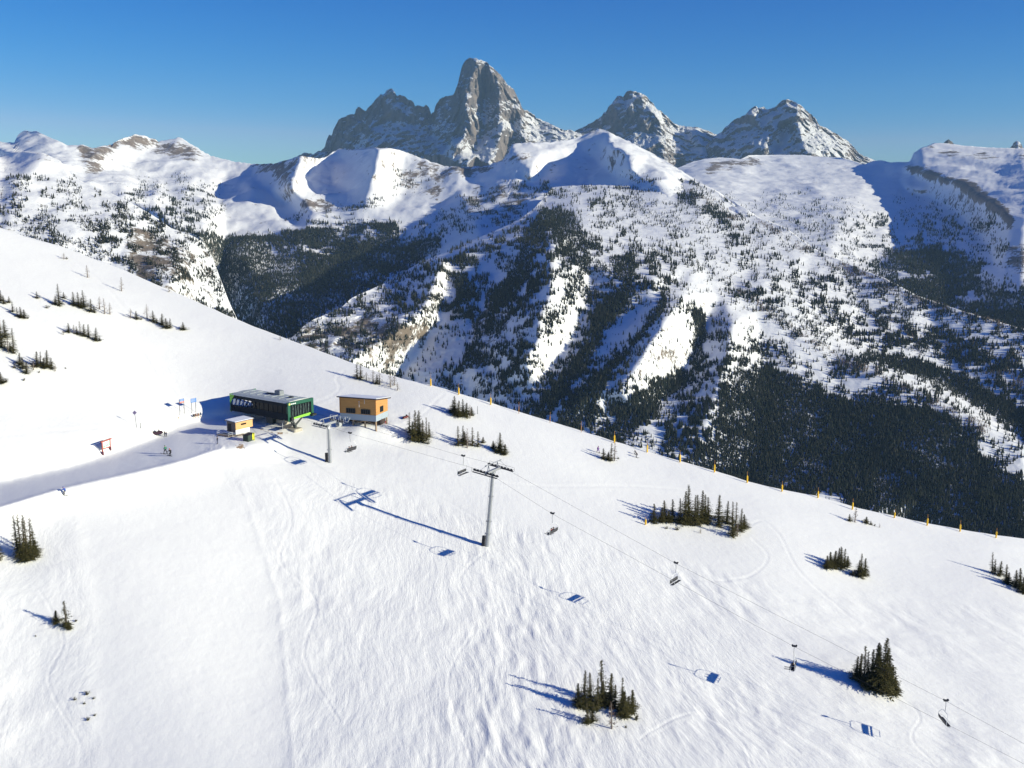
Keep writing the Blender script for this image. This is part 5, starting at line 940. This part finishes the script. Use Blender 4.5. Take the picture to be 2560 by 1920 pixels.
# ---- orange building on stilts
OB = onslope(893, 1064); Dd = depth(OB); A_ = pt(851, 1047, Dd + 1.0); PHI = math.radians(-20); bx = Vector((math.cos(PHI), math.sin(PHI), 0))
def u_len(u2):  # wall length that ends on column u2
    for L_ in np.arange(4, 16, .02):
        q = A_ + bx * L_
        if CX + FPX * q.x / depth(q) >= u2: return L_
wl = u_len(940); ob = empty('timber_building', (A_.x, A_.y, A_.z), PHI); tag(ob, 'orange cedar building on stilts with grey skirt and dark roof', 'building'); bd, bh, sk = 6.4, 5.35, 1.5
b = MB(); b.prism([(0, sk), (0, bh), (bd, bh - .75), (bd, sk)], 'x', 0, wl); b.build('wall', WOOD, ob)
for x in (0, wl): MB().box((x, -.03, (bh + sk) / 2), (.18, .16, bh - sk)).build('corner_board', M('corner_orange', (.42, .18, .05)), ob)
MB().box((wl / 2, bd / 2, sk / 2), (wl + .06, bd + .06, sk)).build('skirt', GREYP, ob)
b = MB(); b.prism([(-.75, bh + .12), (bd + .7, bh - .85), (bd + .7, bh - .6), (-.75, bh + .36)], 'x', -.5, wl + .55); rf = b.build('roof', DKROOF, ob)
b = MB(); b.prism([(-.4, bh + .33), (bd + .6, bh - .57), (bd + .6, bh - .47), (-.3, bh + .42)], 'x', -.3, wl + .4); b.build('roof_snow', SNOWM, rf)
px_ = wl / 89.0
for (u0_, u1_) in ((867, 889), (904, 926)):
    x0, x1 = (u0_ - 851) * px_, (u1_ - 851) * px_; w = MB(); w.box(((x0 + x1) / 2, -.04, sk + .75), (x1 - x0, .1, 1.05)); w = w.build('window', GLASSD, ob); fr = MB()
    for k in range(5): fr.box((x0 + (x1 - x0) * k / 4, -.11, sk + .75), (.09, .06, 1.05))
    for z in (sk + .2, sk + 1.3): fr.box(((x0 + x1) / 2, -.11, z), (x1 - x0 + .1, .06, .09))
    fr.build('frame', M('window_frame_dark', (.05, .06, .07)), w)
w = MB().box((wl + .04, 3.0, sk + 1.1), (.1, 1.7, 1.4)).build('window', GLASSD, ob)
for x in (wl * .02, wl * .35, wl * .68, wl * .98):
    for y in (.3, bd - .4):
        q = Matrix.Rotation(PHI, 3, 'Z') @ Vector((x, y, 0)); g = ground(A_.x + q.x, A_.y + q.y) - A_.z; MB().tube((x, y, min(g, -.2) - .4), (x, y, .02), .22, n=10).build('stilt', TIMB, ob)
b = MB(); b.tube((wl * .37, .3, -.9), (wl * .66, .3, -.1), .09, n=5); b.tube((wl * .37, .3, -.1), (wl * .66, .3, -.9), .09, n=5); b.tube((wl * .7, .3, -.1), (wl * .97, .3, -.9), .09, n=5); b.build('brace', TIMB, ob)
b = MB(); b.box((wl / 2, bd * .72, -.7), (wl * .9, bd * .4, 1.6)); b.build('undercroft_shade_block', M('undercroft_shade', (.06, .04, .035)), ob)  # dark box added under the floor; its colour stands for the shade there
b = MB()
for (x, zt) in ((5.1 * wl / 9, bh - .5), (6.45 * wl / 9, bh + .45)): b.tube((x, -.5, zt - 1.5), (x, -.5, zt), .05, n=5); b.box((x, -.5, zt - .1), (.25, .1, .1))
b.build('antenna', PALE, ob)
b = MB()
for k in range(4): b.box((-.3 + .33 * k, -1.3, -1.0 + .0), (.05, 1.1, 1.0)); b.box((.3, -1.3, -1.3 + k * .27), (1.3, 1.0, .05))
b.build('steel_stairs', PALE, ob)
# ---- posts along the crest
def wpost(u, v, h, kind):
    P = onslope(u, v); k = mpp(P); H = h * k * 1.05; t = empty('boundary_post', P); i = len(POSTS)
    a = random.uniform(-.06, .06); MB().tube((0, 0, -.4), (a, 0, H), .055 * 1.3, .035 * 1.3, 6).build('pole', BAMB if kind != 'dark' else BLACK, t)
    if kind == 'y': b = MB(); b.tube((0, 0, .1), (a * .5, 0, H * .58), .21, .19, 10); b.tube((a * .5, 0, H * .58), (a * .55, 0, H * .66), .19, .08, 10); b.build('pad', YEL, t)
    if kind == 'o': b = MB(); b.tube((0, 0, .3), (a * .6, 0, H * .6), .09, .09, 8); b.build('sleeve', BAMB, t)
    POSTS.append(t); return t
POSTS = []
PL = [(1077, 965, 27, 'y'), (1147, 987, 27, 'y'), (1227, 1012, 27, 'y'), (1297, 1034, 28, 'o'), (1375, 1057, 26, 'o'), (1453, 1081, 27, 'o'), (1536, 1107, 29, 'y'), (1618, 1131, 28, 'y'), (1700, 1156, 30, 'y'), (1786, 1181, 30, 'y'), (1868, 1207, 28, 'y'), (1955, 1229, 26, 'y'), (2045, 1245, 26, 'y'), (2131, 1274, 27, 'y'), (2236, 1295, 22, 'y'), (2318, 1314, 28, 'y'), (2400, 1329, 28, 'y'), (2490, 1345, 25, 'y')]
for i, (u, v, h, k) in enumerate(PL):
    t = wpost(u, v, h, k); ad = 'bamboo post with yellow padding' if k == 'y' else 'plain brown bamboo post'; tag(t, f'{ad}, {ORD[i]} from the left along the crest', 'boundary post', 'posts along the crest of the slope')
t = wpost(1194, 1035, 19, 'dark'); tag(t, 'short dark post standing right of the thicket under the crest', 'post'); t = wpost(1614, 1312, 21, 'y'); tag(t, 'yellow padded post at the left end of the long grove', 'post')
t = wpost(1031, 1101, 16, 'y'); tag(t, 'yellow padded post at the foot of the firs by the orange building', 'post'); t = wpost(352, 1071, 14, 'dark'); tag(t, 'short dark post beside the tall thin pole on the left slope', 'post')
# ---- signs
def sign2(u0, v0, u1, v1, bands, lab, wpx=14, hpx=10, top=0):
    A, B = onslope(u0, v0), onslope(u1, v1); k = mpp(A); d = (B - A); d.z = 0; t = empty('trail_sign', A, math.atan2(d.y, d.x)); L_ = d.length; dz = B.z - A.z; H = top * k
    for x, z in ((0, 0), (L_, dz)): MB().tube((x, 0, z - .5), (x, 0, H), .06, n=6).build('leg', M('dark_post', (.06, .06, .08)), t)
    hp = hpx * k; 
    for (a, b_, m) in bands: MB().box((L_ / 2, -.07, H - hp * (a + b_) / 2), (wpx * k, .05, hp * (b_ - a) * .98)).build('panel', m, t)
    b = MB()
    for j in range(3):
        for q in range(4): b.box((L_ / 2 + (-.42 + q * .24) * wpx * k * .8, -.11, H - hp * (.18 + j * .27)), (wpx * k * .13, .02, hp * .09))
    b.build('lettering', WHITE, t); tag(t, lab, 'sign', 'pair of signs above the catwalk')
sign2(450, 1038, 461, 1034, [(0, .62, BLUE), (.62, 1, ORANGE)], 'blue and orange sign on two thin posts, left one of the pair', top=40)
sign2(480, 1033, 490, 1031, [(0, 1, BLUE)], 'all blue sign on two thin posts, right one of the pair', wpx=16, top=37)
rs = onslope(447, 1061); t = empty('round_sign', rs); k = mpp(rs); MB().tube((0, 0, -.3), (0, 0, 15 * k), .04).build('pole', REDW, t); MB().tube((0, .04, 17 * k), (0, -.04, 17 * k), 2.4 * k, n=16).build('disc', M('cream_disc', (.8, .66, .5)), t); tag(t, 'small round cream disc on a thin pole in the terminal shadow', 'sign')
for (u, v, m, lab) in ((485, 1047, BLACK, 'small dark bundle upright in the shadow, leftmost of the row of four'), (490, 1046, M('brown_pad', (.25, .12, .06)), 'brown padded stake in the shadow, second of the row of four'), (496, 1045, M('brown_pad', (.25, .12, .06)), 'tall brown padded stake in the shadow, third of the row of four'), (502, 1043, M('dark_blue_pad', (.04, .08, .14)), 'dark blue padded stake in the shadow, rightmost of the row of four')):
    P = onslope(u, v); t = empty('padded_stake', P); k = mpp(P); MB().tube((0, 0, -.2), (0, 0, 13 * k), .05).build('stake', BAMB, t); MB().tube((0, 0, 6 * k), (0, 0, 11.5 * k), .24, .2, 8).build('pad', m, t); tag(t, lab, 'stake', 'padded stakes in the terminal shadow')
A, B = onslope(257, 1136), onslope(276, 1124); k = mpp(A); d = B - A; t = empty('map_board', A, math.atan2(d.y, d.x)); L_ = d.xy.length; dz = d.z; H = 32 * k; tag(t, 'trail map board in a red timber frame beside the catwalk', 'sign')
for x, z in ((0, 0), (L_, dz)): MB().box((x, 0, (H + z) / 2 - .2), (.22, .22, H - z + .5)).build('leg', REDW, t); MB().tube((x, -.0, z - .2), (x, 0, z + .6), .24, n=8).build('base_pad', M('dark_maroon', (.10, .02, .04)), t)
MB().box((L_ / 2, 0, H + .05), (L_ + .9, .35, .22)).build('top_beam', REDW, t); MB().box((L_ / 2, 0, H * .42), (L_, .14, .18)).build('lower_rail', REDW, t)
pn = NB('printed_trail_map'); f = pn.noise(1.6, 5); MPM = pn.done(pn.ramp(f, [(.35, (.25, .5, .75)), (.5, (.75, .85, .85)), (.62, (.2, .42, .25)), (.75, (.7, .75, .5))]), .5); MB().box((L_ / 2, -.02, H * .71), (L_ - .3, .08, H * .48)).build('map_panel', MPM, t)
A = onslope(342, 1069); k = mpp(A); t = empty('tall_pole', A); MB().tube((0, 0, -.4), (-.3, 0, 41 * k), .05, .04, 6).build('pole', M('dark_post', (.06, .06, .08)), t); MB().box((-.28, 0, 38 * k), (.7, .05, .75), Matrix.Rotation(.75, 3, 'Y')).build('warning_plate', M('plate_violet', (.25, .2, .35)), t); tag(t, 'tall thin leaning pole with a small plate on the left slope', 'pole')
# ---- snowmobiles and sleds
def snowmobile(u, v, s, rz, m, lab):
    P = onslope(u, v); t = empty('snowmobile', P, rz); t.scale = (s, s, s)
    MB().prism([(-1.4, .25), (1.0, .25), (1.45, .5), (1.2, .85), (.5, .95), (.1, .75), (-1.3, .7)], 'y', -.33, .33).build('body', m, t); MB().box((-.55, 0, .82), (1.1, .4, .2), bev=.05).build('seat', BLACK, t); MB().prism([(.45, .95), (.75, .93), (.55, 1.3), (.48, 1.3)], 'y', -.25, .25).build('windscreen', GLASSD, t)
    MB().prism([(-1.5, .05), (.5, .05), (.7, .3), (-1.5, .35)], 'y', -.2, .2).build('track', BLACK, t)
    for y in (-.5, .5): MB().path([(.2, y, .04), (1.5, y, .04), (1.75, y, .2)], .05).build('ski', DARK, t)
    MB().path([(.5, -.35, 1.05), (.45, 0, 1.1), (.5, .35, 1.05)], .03).build('handlebar', BLACK, t); tag(t, lab, 'snowmobile')
snowmobile(391, 1088, 1.05, .4, M('maroon_cowling', (.04, .015, .03)), 'dark maroon snowmobile parked at the edge of the terminal shadow')
snowmobile(1014, 1046, .72, 1.0, M('red_black_cowling', (.15, .03, .03)), 'dark red snowmobile parked left of the fir group')
P = onslope(957, 1057); t = empty('rescue_sled', P, .6); MB().prism([(-.9, .05), (.9, .05), (1.15, .3), (.8, .32), (-.9, .28)], 'y', -.35, .35).build('hull', RED, t); MB().path([(1.0, -.2, .25), (1.6, 0, .5), (1.0, .2, .25)], .03).build('handle', STEEL, t); tag(t, 'bright red rescue sled lying right of the orange building', 'sled')
# snow bank left by the plough in front of the hut
# ------------------------------------------------------------------ people
def person(P, rz, pose, cols, lab, s=1.0, skis=True, parent_loc=None):
    J = {'pelvis': (0, 0, .95), 'chest': (0, 0, 1.33), 'neck': (0, 0, 1.5), 'head': (0.02, 0, 1.62), 'crown': (.02, 0, 1.76), 'hipL': (0, .1, .9), 'hipR': (0, -.1, .9), 'kneeL': (.03, .12, .5), 'kneeR': (.03, -.12, .5), 'ankL': (0, .13, .09), 'ankR': (0, -.13, .09), 'toeL': (.2, .14, .05), 'toeR': (.2, -.14, .05),
         'shL': (0, .2, 1.42), 'shR': (0, -.2, 1.42), 'elL': (.02, .28, 1.14), 'elR': (.02, -.28, 1.14), 'haL': (.16, .27, .92), 'haR': (.16, -.27, .92)}
    if pose == 'ski':
        for k, d in {'pelvis': (-.16, 0, -.16), 'hipL': (-.14, 0, -.16), 'hipR': (-.14, 0, -.16), 'kneeL': (.18, .02, -.06), 'kneeR': (.18, -.02, -.06), 'chest': (.06, 0, -.2), 'neck': (.14, 0, -.22), 'head': (.18, 0, -.22), 'crown': (.2, 0, -.22), 'shL': (.08, 0, -.2), 'shR': (.08, 0, -.2), 'elL': (.18, .12, -.2), 'elR': (.18, -.12, -.2), 'haL': (.3, .1, -.05), 'haR': (.3, -.1, -.05)}.items(): J[k] = tuple(a + b for a, b in zip(J[k], d))
    if pose == 'stride':
        for k, d in {'kneeL': (.22, 0, 0), 'ankL': (.32, 0, .0), 'toeL': (.32, 0, 0), 'kneeR': (-.12, 0, 0), 'ankR': (-.36, 0, .03), 'toeR': (-.34, 0, 0), 'haL': (.1, 0, .1), 'haR': (-.2, 0, 0), 'elR': (-.1, 0, 0), 'chest': (.04, 0, 0), 'head': (.06, 0, 0), 'crown': (.06, 0, 0), 'neck': (.05, 0, 0)}.items(): J[k] = tuple(a + b for a, b in zip(J[k], d))
    if pose == 'sit':
        for k, d in {'kneeL': (.45, .02, .35), 'kneeR': (.45, -.02, .35), 'ankL': (.52, 0, .38), 'ankR': (.52, 0, .38), 'toeL': (.52, 0, .38), 'toeR': (.52, 0, .38), 'haL': (.18, -.05, .05), 'haR': (.18, .05, .05)}.items(): J[k] = tuple(a + b for a, b in zip(J[k], d))
    ks = list(J); E = [('pelvis', 'chest'), ('chest', 'neck'), ('neck', 'head'), ('head', 'crown'), ('pelvis', 'hipL'), ('pelvis', 'hipR'), ('hipL', 'kneeL'), ('hipR', 'kneeR'), ('kneeL', 'ankL'), ('kneeR', 'ankR'), ('ankL', 'toeL'), ('ankR', 'toeR'), ('chest', 'shL'), ('chest', 'shR'), ('shL', 'elL'), ('shR', 'elR'), ('elL', 'haL'), ('elR', 'haR')]
    Rr = {'pelvis': .15, 'chest': .18, 'neck': .07, 'head': .105, 'crown': .08, 'hip': .11, 'kne': .085, 'ank': .07, 'toe': .055, 'sh': .09, 'el': .065, 'ha': .05}
    me = bpy.data.meshes.new('body'); me.from_pydata([J[k] for k in ks], [(ks.index(a), ks.index(b)) for a, b in E], []); tmp = bpy.data.objects.new('tmp', me); COL.objects.link(tmp)
    tmp.modifiers.new('s', 'SKIN')
    for i, k in enumerate(ks):
        r = next(v for q, v in Rr.items() if k.startswith(q)); sv = me.skin_vertices[0].data[i]; sv.radius = (r, r * (1.1 if k in ('chest', 'pelvis') else 1)); sv.use_root = (k == 'pelvis')
    ss = tmp.modifiers.new('u', 'SUBSURF'); ss.levels = 1; ss.render_levels = 1
    dg = bpy.context.evaluated_depsgraph_get(); m2 = bpy.data.meshes.new_from_object(tmp.evaluated_get(dg)); bpy.data.objects.remove(tmp)
    m2.name = 'body'; m2.materials.clear()
    for c in cols[:2] + [M('skin_tone', (.5, .3, .22)), BLACK]: m2.materials.append(c)
    jv = {k: Vector(v) for k, v in J.items()}
    for pl in m2.polygons:
        c = pl.center; k = min(jv, key=lambda q: (jv[q] - c).length); pl.material_index = 2 if k in ('head', 'neck') else 0 if k in ('chest', 'shL', 'shR', 'elL', 'elR', 'crown') or (k == 'pelvis' and c.z > jv['pelvis'].z) else 3 if k[:3] in ('ank', 'toe') or k in ('haL', 'haR') else 1
    m2.polygons.foreach_set('use_smooth', [True] * len(m2.polygons))
    t = empty('person', P, rz); t.scale = (s, s, s); link(bpy.data.objects.new('body', m2), t)
    h = Vector(J['head']); hm = MB(); 
    for z, r in ((0.0, .125), (.06, .13), (.12, .11), (.165, .06)):
        pass
    hm.tube(h + Vector((-.01, 0, .02)), h + Vector((-.01, 0, .09)), .128, .118, 10); hm.tube(h + Vector((-.01, 0, .09)), h + Vector((-.01, 0, .155)), .118, .06, 10); hm.build('helmet', cols[2], t)
    gg = MB(); gg.box(h + Vector((.10, 0, .0)), (.05, .17, .07)); gg.build('goggles', GLASSD, t)
    if skis:
        for sd in 'LR':
            a = Vector(J['ank' + sd]); z = a.z - .09; sk_ = MB(); sk_.box((a.x + .12, a.y, z + .01), (1.55, .09, .03)); sk_.box((a.x + .94, a.y, z + .05), (.2, .08, .03), Matrix.Rotation(-.45, 3, 'Y')); sk_.build('ski', cols[3] if len(cols) > 3 else DARK, t)
            if pose in ('ski', 'stride'): q = Vector(J['ha' + sd]); MB().tube(q + Vector((.03, 0, .12)), (q.x - .35, q.y * 1.25, .05), .012, n=4).build('ski_pole', DARK, t)
    tag(t, lab, 'person'); return t
def jk(n, c): return M('cloth_' + n, c, rough=.85)
NAVYC, BLK, GRN, REDC, BLUC, PURP, GRYC = jk('navy', (.03, .04, .09)), jk('black', (.02, .02, .025)), jk('green', (.05, .20, .13)), jk('red', (.55, .06, .04)), jk('blue', (.04, .10, .40)), jk('purple', (.14, .05, .28)), jk('grey', (.15, .15, .17))
person(onslope(414, 1135), 2.6, 'stride', [GRN, BLK, GRN, DARK], 'skier in a green jacket striding across the catwalk', 1.1)
person(onslope(426, 1140), 2.5, 'ski', [BLK, BLK, REDC, DARK], 'skier in black with a red helmet beside the green one', 1.05)
person(onslope(544, 1110), 3.4, 'stand', [BLK, NAVYC, BLK, DARK], 'person in dark clothes standing left of the operator hut', 1.0, skis=False)
person(onslope(162, 1238), 2.9, 'ski', [BLUC, GRYC, BLUC, DARK], 'skier in a bright blue suit at the lower edge of the catwalk', 1.1)
person(onslope(412, 1091), 1.0, 'stand', [BLK, NAVYC, BLK, DARK], 'person in black beside the dark snowmobile, left one of two', .72, skis=False)
person(onslope(416, 1092), 2.0, 'stand', [NAVYC, BLK, BLK, DARK], 'shorter person in navy beside the dark snowmobile, right one of two', .66, skis=False)
person(onslope(1495, 1132), -.6, 'stride', [PURP, PURP, PURP, DARK], 'skier in purple left of the small tree group near the crest', 1.05)
person(onslope(1592, 1144), 2.7, 'ski', [BLK, GRYC, BLK, DARK], 'skier in black standing just below the crest posts', .98)
person(onslope(1588, 1136), 2.7, 'ski', [BLK, BLK, BLK, DARK], 'skier in black half hidden behind the other near the crest posts', .8)
k_ = 0
RL = [('rider in a black jacket in the chair below the terminal, on its left side', [BLK, NAVYC, BLK, DARK]), ('rider in a grey jacket in the chair below the terminal, on its right side', [GRYC, BLK, BLK, DARK]), ('rider in a navy jacket in the chair right of the tall tower, left seat', [NAVYC, BLK, BLK, DARK]),
      ('rider in a red jacket in the chair right of the tall tower, right seat', [REDC, BLK, BLK, DARK]), ('rider in a grey jacket on the chair by the grove shadow, nearer seat', [GRYC, BLK, BLK, DARK]), ('rider in black on the chair by the grove shadow, farther seat', [BLK, NAVYC, BLK, DARK])]
for c, occ in SEATS:
    if not occ: continue
    for y in (-.42, .38):
        q = Matrix.Rotation(c.rotation_euler.z, 3, 'Z') @ Vector((.0, y, -3.78 - .93 + .08)); person(c.location + q, c.rotation_euler.z, 'sit', RL[k_][1], RL[k_][0], 1.0); k_ += 1
# ------------------------------------------------------------------ the air
HZ = 2.5e-5
if HZ:
    x0, x1, y0, y1, z0, z1 = -7000, 7000, -600, 13500, -761, 1240
    V = [(x, y, z) for x in (x0, x1) for y in (y0, y1) for z in (z0, z1)]
    o = meshobj('haze', V, [(0, 1, 3, 2), (4, 6, 7, 5), (0, 4, 5, 1), (2, 3, 7, 6), (0, 2, 6, 4), (1, 5, 7, 3)], bpy.data.materials.new('thin_air')); m = o.data.materials[0]; m.use_nodes = True; t = m.node_tree; t.nodes.clear()
    pv = t.nodes.new('ShaderNodeVolumePrincipled'); pv.inputs['Color'].default_value = (0.45, 0.72, 1.0, 1); pv.inputs['Density'].default_value = HZ; pv.inputs['Anisotropy'].default_value = 0.0
    mo = t.nodes.new('ShaderNodeOutputMaterial'); t.links.new(pv.outputs[0], mo.inputs['Volume']); tag(o, kind='stuff')
